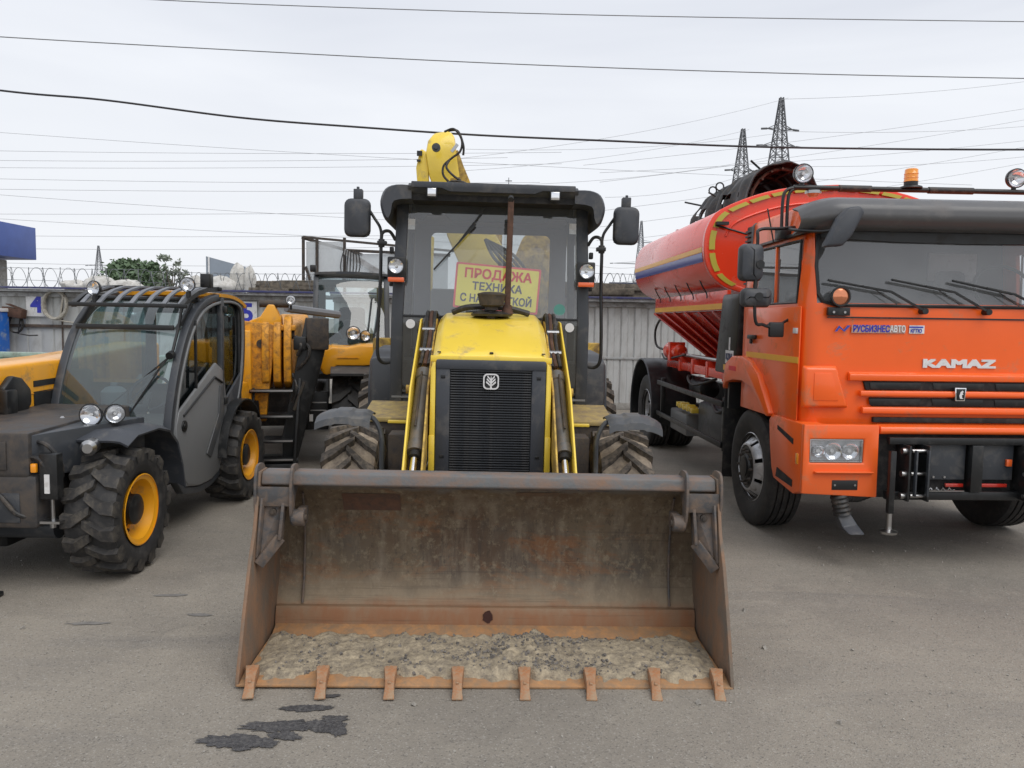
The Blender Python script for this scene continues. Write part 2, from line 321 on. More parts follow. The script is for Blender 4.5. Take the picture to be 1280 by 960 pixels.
# loose grit
mb = MB(); rg = random.Random(5)
for i in range(1500):
    d = 2.2+7*rg.random()**1.5; x = rg.uniform(-1,1)*d*.72; y = d; s_ = rg.uniform(.0015,.005)*(1 if rg.random()<.97 else 2.4)
    mb.obox((x,y,s_*.6), (s_*2,s_*1.6,s_*1.3), (rg.random()*3,rg.random()*3,rg.random()*3))
M['grit'] = mat('grit', (.3,.28,.25), .9, var=.4, dsc=60)
tag(mb.build('grit', M['grit'], smooth=0), 'loose grit and small stones scattered over the asphalt', 'grit', kind='stuff')
# ================================================================ WHEELS
def lugmesh(Rr, Wd, side, h, tw, sweep, m, hook=.0, n=5, w0=-.02):
    """one tread bar from just over the centre line to the shoulder, running down the side wall; wheel axis = x"""
    L = []
    for i in range(n+2):
        t = i/n; x = side*(w0 + min(t,1)*(Wd/2-w0)); a = sweep*min(t,1) - (hook*(max(t-.6,0)) if hook else 0)
        da = tw*(.75+.45*min(t,1)); top = Rr - (.012 if t >= 1 else .03*t*t*t*h/.04*.5); bot = Rr-h-.01
        if i == n+1: x = side*(Wd/2+.004); top = Rr-h*1.9; bot = Rr-h*2.6; a = sweep*1.03-(hook*.4 if hook else 0)
        q = []
        for r_, k in ((bot,1.25),(top,.85),(top,-.85),(bot,-1.25)):
            aa = a+da*k/2; q.append((x, -r_*math.sin(aa), r_*math.cos(aa)))
        L.append(q)
    return MB().loops(L).mesh('tread_lug', m, smooth=30)
def wheel_tyre(parent, cx, cy, Rr, Wd, rr, m, ml, nl=20, h=.035, tw=.13, sweep=.45, hook=0, groove=None, yaw=0):
    k = Rr-h
    if groove:
        prof = [(rr,-.38),(rr+.02,-.43),(Rr*.83,-.52),(Rr*.95,-.49),(Rr*.985,-.44)]
        for g_ in (-.27,-.09,.09,.27): prof += [(Rr,g_-.028),(Rr-.016,g_-.024),(Rr-.016,g_+.024),(Rr,g_+.028)]
        prof += [(Rr*.985,.44),(Rr*.95,.49),(Rr*.83,.52),(rr+.02,.43),(rr,.38)]
    else:
        prof = [(rr,-.36),(rr+.015,-.43),(rr+(k-rr)*.55,-.50),(k*.965,-.47),(k*.99,-.38),(k,-.15),(k,.15),(k*.99,.38),(k*.965,.47),(rr+(k-rr)*.55,.50),(rr+.015,.43),(rr,.36)]
    mb = MB().rev([(r_, t+.5) for r_, t in prof], (-Wd/2,0,0), (Wd/2,0,0), 56, False)
    mb.rev([(rr,0),(rr-.012,0),(rr-.012,1),(rr,1)], (-Wd*.36,0,0), (Wd*.36,0,0), 56, False)
    ty = mb.build('tyre', m, parent, smooth=40); ty.location = (cx, cy, Rr); ty.rotation_euler = (0,0,R(yaw))
    if not groove:
        for s_ in (-1,1):
            me = lugmesh(Rr, Wd*.98, s_, h, tw, sweep, ml, hook)
            for i in range(nl): put(me, 'tread_lug', ty, rot=(2*PI*(i+(.5 if s_ > 0 else 0))/nl+.1,0,0))
    return ty
def rim_dish(parent, cx, cy, z, rr, x_out, depth, m, side, hub_m=None, hub_r=.09, hub_l=.06, seg=40, yaw=0):
    """deep dish rim seen from outside (side=+1 outer face at +x)"""
    s_ = side
    mb = MB().rev([(rr+.004,0),(rr+.012,.02),(rr-.01,.10),(rr-.025,.12),(rr-.04,.8),(rr-.06,1.0),(.001,1.02),(.001,1.1),(rr-.05,1.1),(rr+.004,.5)], (s_*x_out,0,0), (s_*(x_out-depth),0,0), seg, False)
    rm = mb.build('rim', m, parent, smooth=40); rm.location = (cx,cy,z); rm.rotation_euler = (0,0,R(yaw))
    hb = MB().rev([(hub_r*1.3,0),(hub_r*1.3,.15),(hub_r,.2),(hub_r,.9),(hub_r*.8,1),(.001,1)], (s_*(x_out-depth-.01),0,0), (s_*(x_out-depth+hub_l),0,0), 24).build('hub', hub_m or M['black'], rm)
    me = MB().cyl((0,0,0),(s_*.02,0,0),.011,seg=6).mesh('wheel_nut', M['dirty'])
    for k in range(8): put(me, 'wheel_nut', rm, (s_*(x_out-depth), hub_r*1.55*math.cos(k*PI/4+.2), hub_r*1.55*math.sin(k*PI/4+.2)))
    return rm
def lamp(parent, c, r, face=(0,-1,0), name='work_lamp', body=None, depth=.06, ring=None):
    c = Vector(c); f = Vector(face).normalized()
    b = MB().rev([(.001,0),(r*.4,0),(r*.8,.3),(r*1.08,.7),(r*1.1,1),(r*.98,1),(r*.96,.8),(r*.6,.35),(.001,.1)], c-f*depth, c, 24, False).build(name, body or M['black'], parent)
    MB().rev([(r*.15,0),(r*.5,.15),(r*.8,.5),(r*.97,1)], c-f*depth*.45, c+f*.001, 24, False).build('reflector', M['lens'], b)
    MB().rev([(r*.98,0),(r*.9,.5),(r*.5,.9),(.002,1)], c+f*.001, c+f*.012, 24, False).build('lamp_lens', M['lensg'], b)
    MB().cyl(c-f*depth*.3, c-f*depth*.05, r*.14, seg=10).build('bulb', M['white'], b)
    return b
# ================================================================ BACKHOE LOADER
T = thing('backhoe_loader', 'yellow backhoe loader with muddy rusty toothed bucket resting on the asphalt in the middle', 'loader', (-.085,3.43,0), 2.3, ry=.35)
def bucket_mat():
    m = bpy.data.materials.new('worn_bucket_steel'); m.use_nodes = True; t = m.node_tree; L = t.links.new; b = t.nodes['Principled BSDF']
    tc = N(t,'ShaderNodeTexCoord'); sp = N(t,'ShaderNodeSeparateXYZ'); L(tc.outputs['Object'], sp.inputs[0])
    def noi(sc, st=(1,1,1), det=8, ro=.65, di=0):
        mp = N(t,'ShaderNodeMapping'); mp.inputs['Scale'].default_value = st; L(tc.outputs['Object'], mp.inputs[0])
        n = N(t,'ShaderNodeTexNoise'); n.inputs['Scale'].default_value = sc; n.inputs['Detail'].default_value = det; n.inputs['Roughness'].default_value = ro; n.inputs['Distortion'].default_value = di
        L(mp.outputs[0], n.inputs[0]); return n.outputs[0]
    def ramp(x, a, b_, lo=0, hi=1):
        r = N(t,'ShaderNodeMapRange'); r.inputs[1].default_value = a; r.inputs[2].default_value = b_; r.inputs[3].default_value = lo; r.inputs[4].default_value = hi; L(x, r.inputs[0]); return r.outputs[0]
    def mul(a, b_):
        q = N(t,'ShaderNodeMath', operation='MULTIPLY'); L(a, q.inputs[0])
        if isinstance(b_, float): q.inputs[1].default_value = b_
        else: L(b_, q.inputs[1])
        return q.outputs[0]
    def mix(f, a, col):
        x = N(t,'ShaderNodeMixRGB'); L(f, x.inputs[0]); L(a, x.inputs[1])
        x.inputs[2].default_value = (*col,1); return x.outputs[0]
    base = N(t,'ShaderNodeRGB'); base.outputs[0].default_value = (.140,.105,.068,1); c = base.outputs[0]
    z = sp.outputs[2]
    c = mix(mul(ramp(noi(1.3),.48,.64),.75), c, (.070,.068,.066))
    c = mix(mul(ramp(noi(2.2),.46,.62),.85), c, (.10,.062,.038))                              # brown clouds
    c = mix(mul(ramp(noi(7,(1.4,1.4,.22)),.48,.68), .75), c, (.23,.19,.14))          # vertical dusty streaks
    c = mix(mul(ramp(noi(16,(1.8,1.8,.18),6),.55,.72), .6), c, (.05,.042,.036))
    c = mix(mul(ramp(noi(1.7,(.8,.8,2),10,.75,.6),.53,.62), .7), c, (.23,.10,.04))           # rust patches
    c = mix(mul(ramp(noi(26,(1,1,.8),10,.75),.52,.66), .75), c, (.27,.225,.155))
    c = mix(mul(ramp(noi(34,(1,1,.5),10,.8),.54,.66), .8), c, (.045,.036,.028))
    zn = N(t,'ShaderNodeMath', operation='MULTIPLY_ADD'); L(noi(5), zn.inputs[0]); zn.inputs[1].default_value = .14; L(z, zn.inputs[2]); zz = zn.outputs[0]
    c = mix(mul(ramp(zz,.86,.90), ramp(noi(3),.35,.6,.6,1.0)), c, (.15,.155,.155))        # grey paint left near the top
    c = mix(mul(ramp(zz,.42,.24), ramp(noi(6,(1,1,.5)),.3,.55,.45,.9)), c, (.29,.225,.15))   # dust settled low down
    c = mix(mul(ramp(zz,.26,.20), ramp(noi(9,(1.2,1.2,.3)),.3,.6,.35,.95)), c, (.27,.125,.06))  # rusty low blade
    c = mix(mul(ramp(noi(5,(.12,1,7),8,.8),.56,.66), .45), c, (.05,.038,.03))          # sideways scrapes
    c = mix(mul(ramp(noi(7,(.10,1,9),8,.8),.60,.70), .35), c, (.30,.25,.19))
    L(c, b.inputs['Base Color']); b.inputs['Roughness'].default_value = .72; b.inputs['Metallic'].default_value = .0
    bp = N(t,'ShaderNodeBump'); bp.inputs['Strength'].default_value = .35; bp.inputs['Distance'].default_value = .004; L(noi(40), bp.inputs['Height']); L(bp.outputs[0], b.inputs['Normal'])
    return m
M['bucket'] = bucket_mat()
M['rustside'] = mat('rusty_side_steel', (.27,.145,.078), .72, 0, (.15,.125,.10), .65, 4.5, .25, bump=.3, bsc=60, stretch=(1,1,.4))
M['rustfloor'] = mat('bright_rust_plate', (.42,.215,.09), .75, 0, (.24,.17,.11), .55, 7, .25, bump=.25, bsc=70)
M['liplip'] = mat('chipped_grey_lip', (.115,.118,.12), .5, .0, (.22,.135,.09), .45, 5, .18, bump=.2, bsc=60, stretch=(.6,1,1))
M['bucketgrey'] = mat('worn_dark_grey_steel', (.075,.075,.078), .55, .15, (.2,.14,.1), .5, 7, .2, bump=.25)
bk = thing('x','x','x'); bk.name = 'bucket'; bk.parent = T
for k_ in ('label','category'): del bk[k_]
back = bez([(.655,.145),(.715,.30),(.72,.48),(.68,.66),(.58,.80),(.455,.862)], 5)
bp_ = [(p[0],p[1]) for p in [(q[0],q[1]) for q in [(v.x,v.y) for v in [Vector((a,b,0)) for a,b in [(w[0],w[1]) for w in back]]]]] if False else None
def bezz(p, n=5): return [(v.x, v.y) for v in bez([(a,b,0) for a,b in p], n)]
back = bezz([(.655,.145),(.715,.30),(.72,.48),(.68,.66),(.58,.80),(.455,.862)])
# main body: back shell is one plate bent in profile, dented slightly
def shell(u, v):
    i = v*(len(back)-1); k = min(int(i), len(back)-2); f = i-k
    y = back[k][0]*(1-f)+back[k+1][0]*f; z = back[k][1]*(1-f)+back[k+1][1]*f
    x = -1.14+2.28*u; return (x, y+.006*noise.noise((x*2.5,z*3,2)), z)
MB().sheet(shell, 60, 25, -.012).build('back_plate', M['bucket'], bk)
MB().prism([(.62,.035),(.60,.045),(.612,.118),(.622,.150),(.672,.150),(.672,.03)], 'x', -1.135, 1.135).build('clam_blade', M['bucket'], bk, .003)
MB().prism([(.515,.032),(.61,.065),(.611,.030),(.515,.022)], 'x', -1.13, 1.13).build('wear_strip', M['rustfloor'], bk, .003)
MB().sheet(lambda u,v: (-1.135+2.27*u, .06+.53*v, .026+.003*noise.noise((u*9,v*4,0))), 40, 10, -.016).build('floor_plate', M['rustfloor'], bk)
MB().prism([(.0,.004),(.0,.014),(.10,.032),(.13,.032),(.13,.008)], 'x', -1.15, 1.15).build('cutting_edge', M['rustfloor'], bk, .002)
MB().prism([(.380,.930),(.364,.922),(.350,.872),(.360,.864),(.47,.858),(.48,.87),(.48,.92),(.47,.930)], 'x', -1.135, 1.135).build('top_beam', M['liplip'], bk, .008)
MB().box(-.62,.62,.472,.55,.83,.905).build('rear_beam', M['bucketgrey'], bk, .01)
side = [(0,.004),(.012,.045),(.055,.16),(.115,.32),(.20,.52),(.28,.66),(.31,.75),(.345,.86),(.36,.930),(.48,.930),(.60,.82),(.70,.67),(.745,.48),(.74,.30),(.68,.12),(.66,.02)]
for s_ in (-1,1):
    MB().prism(side, 'x', s_*1.140, s_*1.157).build('side_plate', M['rustside'], bk, .003)
    # clam pivot ears and arm
    ear = bezz([(.49,.925),(.45,.958),(.375,.965),(.335,.94),(.320,.87),(.318,.77),(.335,.70),(.36,.665),(.385,.70),(.40,.80),(.47,.84)],3)
    for x0 in (1.150,.978): MB().prism(ear, 'x', s_*x0, s_*(x0+.014)).build('pivot_ear', M['bucketgrey'], bk, .003)
    MB().box(*sorted((s_*.992,s_*1.149)), .330,.345,.765,.86).build('ear_cover', M['bucketgrey'], bk, .002)
    arm = MB()
    P_ = [(1.012,.352,.83),(1.012,.30,.60),(1.125,.215,.46)]
    arm.bar((s_*1.02,.37,.84),(s_*1.035,.33,.60),.016,.06).bar((s_*1.035,.33,.61),(s_*1.125,.265,.49),.016,.055)
    arm.bar((s_*1.12,.35,.80),(s_*1.13,.29,.52),.012,.06)
    arm.build('clam_arm', M['bucketgrey'], bk, .003)
    MB().add([(s_*1.02,.372,.84),(s_*1.135,.365,.82),(s_*1.135,.285,.49),(s_*1.04,.345,.60),(s_*1.02,.39,.84),(s_*1.135,.385,.82),(s_*1.135,.305,.49),(s_*1.04,.365,.60)],
        [(0,1,2,3),(7,6,5,4),(0,4,5,1),(1,5,6,2),(2,6,7,3),(3,7,4,0)]).build('gusset', M['bucketgrey'], bk)
    MB().cyl((s_*1.075,.362,.735),(s_*1.075,.33,.735),.018,seg=14).cyl((s_*1.075,.33,.735),(s_*1.075,.322,.735),.010,seg=6).build('pivot_bolt', M['dirty'], bk)
    MB().cyl((s_*.925,.37,.70),(s_*.985,.37,.70),.042,seg=20).box(*sorted((s_*.925,s_*.965)),.37,.45,.66,.745).build('pivot_boss', M['bucketgrey'], bk, .004)
    MB().cyl((s_*.915,.37,.70),(s_*.93,.37,.70),.018,seg=10).build('pin_head', M['dirty'], bk)
    MB().tube([(s_*1.0,.648,.16),(s_*1.002,.700,.30),(s_*1.0,.705,.48),(s_*.995,.67,.64),(s_*.985,.58,.78)],.007).build('weld_seam', M['bucketgrey'], bk)
# the blob of dark paint on the blade and the dark rectangle of primer
MB().prism([(.002+.026*(1+.15*math.sin(a*3))*math.cos(a*PI/8), .105+.032*math.sin(a*PI/8)*(1+.1*math.cos(a*2))) for a in range(16)],'y',.602,.618).build('paint_blot', mat('dark_red_blot',(.05,.018,.014),.6), bk)
def onshell(u0,u1,v0,v1,nm,m,d=-.004):
    MB().sheet(lambda u,v: (lambda p: (p[0],p[1]+d,p[2]+d*.3))(shell(u0+(u1-u0)*u, v0+(v1-v0)*v)), 12, 6).build(nm, m, bk)
onshell(.155,.290,.61,.755,'repair_patch',mat('red_brown_patch',(.125,.062,.040),.7,0,(.07,.05,.04),.5,9,.2,bump=.3))
onshell(.56,.66,.755,.80,'repair_patch',mat('brown_scrape',(.15,.09,.055),.7,0,(.09,.07,.05),.6,9,.2,bump=.3))
# welded corner gussets in the back corners
for s_ in (-1,1):
    MB().add([(s_*1.138,.60,.15),(s_*1.0,.645,.155),(s_*.985,.60,.72),(s_*1.138,.42,.80)],[(0,1,2,3)]).build('corner_gusset', M['bucket'], bk) if False else None
# teeth
tm = MB().loops([[(-.026,.10,.034),(.026,.10,.034),(.028,.10,.062),(-.028,.10,.062)],[(-.030,.075,.03),(.030,.075,.03),(.030,.07,.078),(-.030,.07,.078)],
     [(-.024,.0,.012),(.024,.0,.012),(.022,.0,.062),(-.022,.0,.062)],[(-.022,-.05,.006),(.022,-.05,.006),(.020,-.05,.036),(-.020,-.05,.036)],
     [(-.025,-.112,.003),(.025,-.112,.003),(.025,-.112,.012),(-.025,-.112,.012)]])
tm.bar((0,.09,.066),(0,-.04,.044),.014,.012)
tme = tm.mesh('tooth', M['tooth'], .003, 40)
px = [313,400,484,568,652,735,817,897]
for k in range(8):
    x = (px[k]-606)/625*2.312
    put(tme, 'tooth', bk, (x,0,0), (0,0,R(-x*9.0)))
# dirt lying in the bucket
def sandm():
    m = mat('dry_sandy_dirt', (.42,.35,.245), .95, 0, (.17,.145,.115), .55, 12, .2, bump=.8, bsc=120); return m
M['sand'] = sandm()
def dirtf(u, v):
    x = -1.125+2.25*u; y = .012+.56*v; ed = .55*noise.noise((x*6,y*6,3))+.45*noise.noise((x*19,y*19,4)); e = min(1, min(u,1-u)*16+.2+ed*.5, v*11-.5+ed*1.3, (1-v)*6-.35+ed*1.2); fl = .026 if y > .12 else .008+.018*y/.12
    h = .012*(max(0,abs(x)-.85)/.25+max(0,y-.42)/.1)*.6+.024*max(0, .45+1.3*noise.noise((x*2.2,y*3,5)))+.013*noise.noise((x*14,y*14,1))+.008*noise.noise((x*38,y*38,1))
    if .02 < x < .45: h += .016*math.exp(-((x-.22)/.17)**2)*(.6+noise.noise((x*25,y*25,9)))
    return (x, y, fl-.006+(.006+max(0,h+.012)+.004)*max(e,0))
tag(MB().sheet(dirtf, 240, 64).build('dirt_crust', M['sand'], bk, smooth=60), kind='stuff')
mb = MB(); rg = random.Random(11)
for i in range(4200):
    x = rg.uniform(-1.08,1.08) if rg.random() < .45 else rg.gauss(.22,.24); y = rg.uniform(.07,.50)
    if abs(x) > 1.09 or (noise.noise((x*5,y*5,2)) < -.02 and rg.random() < .88): continue
    s_ = .0012+.0075*rg.random()**6; u=(x+1.125)/2.25; v=(y-.012)/.56
    mb.obox((x,y,dirtf(u,v)[2]+s_*.3),(s_*2,s_*1.7,s_*1.2),(rg.random()*3,rg.random()*3,rg.random()*3))
M['stone'] = mat('grey_chippings', (.17,.155,.14), .9, var=.5, dsc=45)
tag(mb.build('chippings', M['stone'], bk, smooth=0), kind='stuff')
M['cylg'] = mat('worn_cylinder_grey', (.11,.108,.105), .4, .2, (.2,.16,.12), .4, 6)
# lift arms, cylinders, hoses
for s_ in (-1,1):
    X = lambda v: s_*v
    top = (2.28,1.66); 
    outl = [(2.36,1.70),(2.20,1.72),(1.86,1.55),(1.35,1.08),(.95,.66),(.84,.50),(.84,.60),(.88,.80),(1.18,1.12),(1.6,1.5),(2.1,1.66),(2.34,1.60)]
    ol = [(2.38,1.60),(2.30,1.71),(2.16,1.70),(1.40,1.27),(1.0,.84),(.84,.70),(.82,.54),(.98,.55),(1.50,.98),(2.26,1.48)]
    MB().prism(ol, 'x', X(.500), X(.512)).build('lift_arm', M['yellow'] , T, .003)
    MB().prism(ol, 'x', X(.390), X(.402)).build('lift_arm', M['yellowd'], T, .003)
    MB().box(*sorted((X(.415),X(.49))),1.78,1.86,1.22,1.34).build('arm_brace', M['yellowd'], T, .005)
    a, b = Vector((X(.442),1.70,1.36)), Vector((X(.458),.88,.64)); mid = a.lerp(b,.64)
    MB().rev([(.028,0),(.052,.02),(.052,.12),(.044,.13),(.044,.90),(.050,.91),(.050,1),(.025,1)], a, mid, 24).build('lift_cylinder', M['cylg'], T)
    MB().cyl(mid, b, .021, seg=16).build('cylinder_rod', M['chrome'], T)
    MB().cyl(mid+(b-mid)*.01, mid+(b-mid)*.10, .036, seg=16).build('rod_seal', M['blackm'], T)
    MB().cyl((X(.40),.88,.64),(X(.52),.88,.64),.035,seg=16).build('arm_pin', M['dirty'], T)
    MB().tube(bez([(X(.45),1.60,1.36),(X(.455),1.40,1.18),(X(.46),1.25,1.05)],5),.007).build('cylinder_pipe', M['dirty'], T)
    # tilt linkage and pipes up the arm
    MB().bar((X(.44),2.26,1.68),(X(.45),1.7,1.33),.04,.03).build('tilt_link', M['yellowd'], T, .004)
    for k,(dx,mm) in enumerate([(.41,'hose'),(.435,'rust'),(.465,'hose')]):
        MB().tube(bez([(X(dx-.02),2.42,1.58),(X(dx-.005),2.36,1.74),(X(dx),2.22,1.73),(X(dx-.01),1.95,1.56),(X(dx+.005),1.72,1.40)],6),.014).build('hydraulic_hose', M[mm], T)
    for (y_,z_) in ((2.05,1.63),(1.85,1.49)): MB().cyl((X(.40),y_,z_),(X(.485),y_,z_),.018,seg=10).build('hose_clip', M['steel'], T)
    MB().cyl((X(.506),1.85,1.22),(X(.575),1.85,1.22),.03,seg=18).build('pivot_pin', M['yellowd'], T)
    MB().rev([(.05,0),(.05,1)],(X(.507),2.2,1.64),(X(.53),2.2,1.64),16).build('pin_collar', M['dirty'], T)
MB().box(-.55,.55,.78,.84,.60,.67).build('bucket_hitch_bar', M['bucketgrey'], T, .006)
MB().bar((-.44,1.0,.66),(.44,1.0,.66),.09,.09).build('cross_tube', M['bucketgrey'], T, .01)
# hood
hood = MB()
def sec(y, wb, wt, z0, z1, c=.05):
    return [(-wb,y,z0),(-wb,y,(z0+z1)*.5+.1),(-wt-.01,y,z1-c),(-wt+c*.8,y,z1),(0,y,z1+.012),(wt-c*.8,y,z1),(wt+.01,y,z1-c),(wb,y,(z0+z1)*.5+.1),(wb,y,z0)]
hood.loops([sec(1.40,.380,.362,.75,1.478,.035),sec(1.48,.383,.365,.75,1.51),sec(1.7,.385,.365,.75,1.60),sec(2.0,.39,.368,.75,1.70),sec(2.38,.40,.37,.75,1.755)])
hood.build('hood', M['yellow'], T, .012, 50)
MB().box(-.381,.381,1.392,1.402,1.440,1.478).build('hood_lip', M['yellow'], T, .004)
for s_ in (-1,1):
    MB().prism([(s_*.345,.755),(s_*.345,1.44),(s_*.360,1.44),(s_*.376,1.40),(s_*.380,1.0),(s_*.380,.755)],'y',1.345,1.40).build('hood_side_panel', M['yellow'], T, .008)
    MB().box(*sorted((s_*.3455,s_*.383)),1.338,1.40,.755,.98).build('lower_side_panel', M['yellow'], T, .006)
    MB().box(*sorted((s_*.255,s_*.343)),1.345,1.40,.745,1.452).build('grille_side', M['plastic'], T, .008)
    for z_ in (.84,1.34): MB().box(*sorted((s_*.285,s_*.312)),1.340,1.346,z_,z_+.02).build('grille_catch', M['black'], T, .002)
MB().box(-.343,.343,1.34,1.40,1.395,1.455).build('grille_header', M['plastic'], T, .008)
MB().box(-.26,.26,1.385,1.40,.745,1.40).build('grille_back', M['blackm'], T)
sl = MB().box(-.253,.253,1.352,1.366,0,.0065).mesh('grille_slat', M['grey'], smooth=0)
for k in range(40): put(sl, 'grille_slat', T, (0,0,.762+k*.0160))
mb = MB()
for k in range(33): mb.box(-.245+k*.0153-.0012,-.245+k*.0153+.0012,1.368,1.372,.75,1.40)
tag(mb.build('grille_mesh', M['black'], T, smooth=0), kind='stuff')
MB().bar((-.3795,1.50,1.05),(-.3795,2.3,1.25),.004,.006).bar((.3795,1.50,1.05),(.3795,2.3,1.25),.004,.006)
MB().box(-.012,.012,1.40,1.44,1.495,1.505).build('bonnet_catch', M['black'], T, .003)
for s_ in (-1,1): MB().cyl((s_*.33,1.43,1.495),(s_*.33,1.43,1.503),.012,seg=10).build('bonnet_bolt', M['dirty'], T)
# emblem: white rounded badge with a leaf
em = MB().ring(rrect(-.041,.041,-.041,.041,.022,5), rrect(-.034,.034,-.034,.034,.017,5), 'y', -.004, .004)
for s_ in (-1,1):
    for a0 in (0,1,2):
        z0 = -.026+.015*a0; em.prism([(s_*.002,z0),(s_*(.026-.003*a0),z0+.020),(s_*(.024-.003*a0),z0+.029),(s_*.002,z0+.009)],'y',-.003,.003)
em.prism([(-.005,-.034),(.005,-.034),(.004,.012),(0,.032),(-.004,.012)],'y',-.0035,.003)
e_ = em.build('emblem', M['white'], T); e_.location = (0,1.338,1.325); e_.scale = (1.2,1,1.2)
pl_ = MB().prism(rrect(-.036,.036,-.036,.036,.018,4),'y',.002,.006).build('emblem_ground', M['black'], e_)
# pre-cleaner, exhaust stack
MB().rev([(.03,0),(.03,.3),(.05,.32),(.045,.42),(.085,.5),(.098,.86),(.102,.88),(.102,.93),(.09,.96),(.06,1),(.001,1)],(.0,2.05,1.72),(.0,2.05,1.905),28).build('air_precleaner', M['dirty'], T)
MB().rev([(.14,0),(.15,.4),(.08,1)],(0,2.12,1.735),(0,2.12,1.775),20).build('precleaner_base', M['hose'], T)
st = MB().prism(rrect(-.021,.021,-.018,.018,.008,3),'z',0,.78).build('exhaust_stack', M['rust'], T, smooth=40); st.location = (.115,2.12,1.78); st.rotation_euler=(0,R(.6),0)
MB().rev([(.03,0),(.045,.2),(.03,1)],(.115,2.12,1.74),(.115,2.12,1.82),14).build('exhaust_elbow', M['rust'], T)
MB().cyl((.122,2.095,2.56),(.122,2.13,2.58),.02,seg=14).build('exhaust_mouth', M['blackm'], T)
MB().tube(bez([(-.28,2.25,1.76),(-.15,2.2,1.80),(.1,2.22,1.80),(.28,2.25,1.76)],6),.022).build('hood_seal', M['hose'], T)
# ---- cab
cabp = [(-.752,2.30),(.752,2.30)]
for s_ in (-1,1):
    MB().loops([[(s_*x,y,z) for x,y in ((.672,2.50),(.668,2.58),(.76,2.60),(.765,2.50))] for z in (.98,)]+[[(s_*x,y,z) for x,y in ((.672-dx,2.50+dy),(.668-dx,2.58+dy),(.758-dx,2.60+dy),(.762-dx,2.50+dy))] for z,dx,dy in ((1.7,.0,.0),(2.62,.03,.06))]).build('front_pillar', M['grey'], T, .008)
    MB().loops([[(s_*(x-dx),y,z) for x,y in ((.68,3.25),(.68,3.31),(.74,3.31),(.74,3.25))] for z,dx in ((1.1,0),(1.7,0),(2.62,.03))]).build('door_pillar', M['grey'], T, .006)
    MB().loops([[(s_*(x-dx),y,z) for x,y in ((.62,4.02),(.62,4.12),(.74,4.12),(.74,4.02))] for z,dx in ((1.2,0),(1.7,0),(2.62,.03))]).build('rear_pillar', M['grey'], T, .008)
    MB().box(*sorted((s_*.69,s_*.75)),2.6,4.05,1.28,1.36).build('waist_rail', M['grey'], T, .006)
    MB().add([(s_*.735,2.62,1.37),(s_*.735,4.02,1.37),(s_*.705,4.02,2.56),(s_*.705,2.65,2.56)],[(0,1,2,3)]).build('side_glass', M['glasst'], T, smooth=0)
    MB().add([(s_*.735,2.62,1.0),(s_*.735,3.26,1.0),(s_*.735,3.26,1.30),(s_*.735,2.62,1.30)],[(0,1,2,3)]).build('door_lower_glass', M['glassl'], T, smooth=0)
    MB().add([(s_*.44,2.51,1.14),(s_*.672,2.51,1.14),(s_*.672,2.51,1.715),(s_*.44,2.51,1.715)],[(0,1,2,3)]).build('lower_front_glass', M['glassl'], T, smooth=0)
    MB().cyl((s_*.612,2.505,1.665),(s_*.612,2.495,1.665),.035,seg=24).build('reflector_disc', M['white'], T)
    MB().box(*sorted((s_*.45,s_*.75)),2.497,2.51,1.095,1.11).build('lower_trim', M['greyl'], T)
    # skirt under the cab, fender, steps
    MB().prism([(s_*.62,.70),(s_*.755,.84),(s_*.76,1.12),(s_*.62,1.12)],'y',2.52,2.75).build('cab_skirt', M['plastic'], T, .01)
    MB().loops([[(s_*.80,y,z) for y,z in q] + [(s_*x1,y,z-dz) for y,z in q[::-1]] for q,x1,dz in (([(3.05,.90),(3.12,1.35),(3.35,1.56),(4.3,1.58),(4.6,1.3)],1.02,.04),)]+[[(s_*.80,y+.03,z-.03) for y,z in q]+[(s_*1.0,y+.03,z-.07) for y,z in q[::-1]] for q in ([(3.05,.90),(3.12,1.35),(3.35,1.56),(4.3,1.58),(4.6,1.3)],)]).build('rear_fender', M['plastic'], T) if False else None
    fp = [(3.10,.86),(3.12,1.16),(3.22,1.34),(3.5,1.42),(4.2,1.44),(4.5,1.25)]
    MB().sheet(lambda u,v: (s_*(.72+.30*v), *[ (a_+(b_-a_)*(u*5-min(int(u*5),4))) for a_,b_ in zip(fp[min(int(u*5),4)], fp[min(int(u*5),4)+1])]), 20, 4, .02*s_).build('rear_fender', M['plastic'], T)
    MB().sheet(lambda u,v: (s_*(.755-.02*v), 2.62+.55*u, 1.30-(.42+.12*u)*v), 6, 4, .02*s_).build('door_lower_panel', M['plastic'], T)
    MB().box(*sorted((s_*.62,s_*.99)),3.0,3.10,.92,1.38).build('fender_front_panel', M['fender'], T, .04)
    # front lamp cluster
    MB().box(*sorted((s_*.648,s_*.785)),2.42,2.50,1.985,2.165).build('lamp_box', M['black'], T, .01)
    lamp(T, (s_*.715,2.375,2.092), .056, (0,-1,0), 'headlight', M['black'], .04)
    MB().box(*sorted((s_*.655,s_*.775)),2.38,2.47,1.975,2.010).build('indicator', M['orl'], T, .006)
    # roof work lights
    b_ = MB().box(*sorted((s_*.41,s_*.487)),2.242,2.30,2.583,2.655).build('roof_lamp', M['black'], T, .006)
    MB().box(*sorted((s_*.418,s_*.479)),2.234,2.2435,2.590,2.648).build('roof_lamp_lens', M['lens'], b_, .004)
    # mirrors and grab rails
    hd = MB(); hd.loops([[(s_*x,2.52+dy,z) for x,z in rrect(.925-e,1.125+e,2.31-e,2.60+e,.05,4)] for dy,e in ((-.06,-.03),(-.05,-.008),(0,0),(.035,-.005))])
    hd.build('mirror_head', M['plastic'], T, .006, 50)
    MB().box(*sorted((s_*.985,s_*1.05)),2.47,2.54,2.59,2.665).cyl((s_*1.02,2.5,2.66),(s_*1.02,2.5,2.685),.012,seg=8).build('mirror_cap', M['plastic'], T, .012)
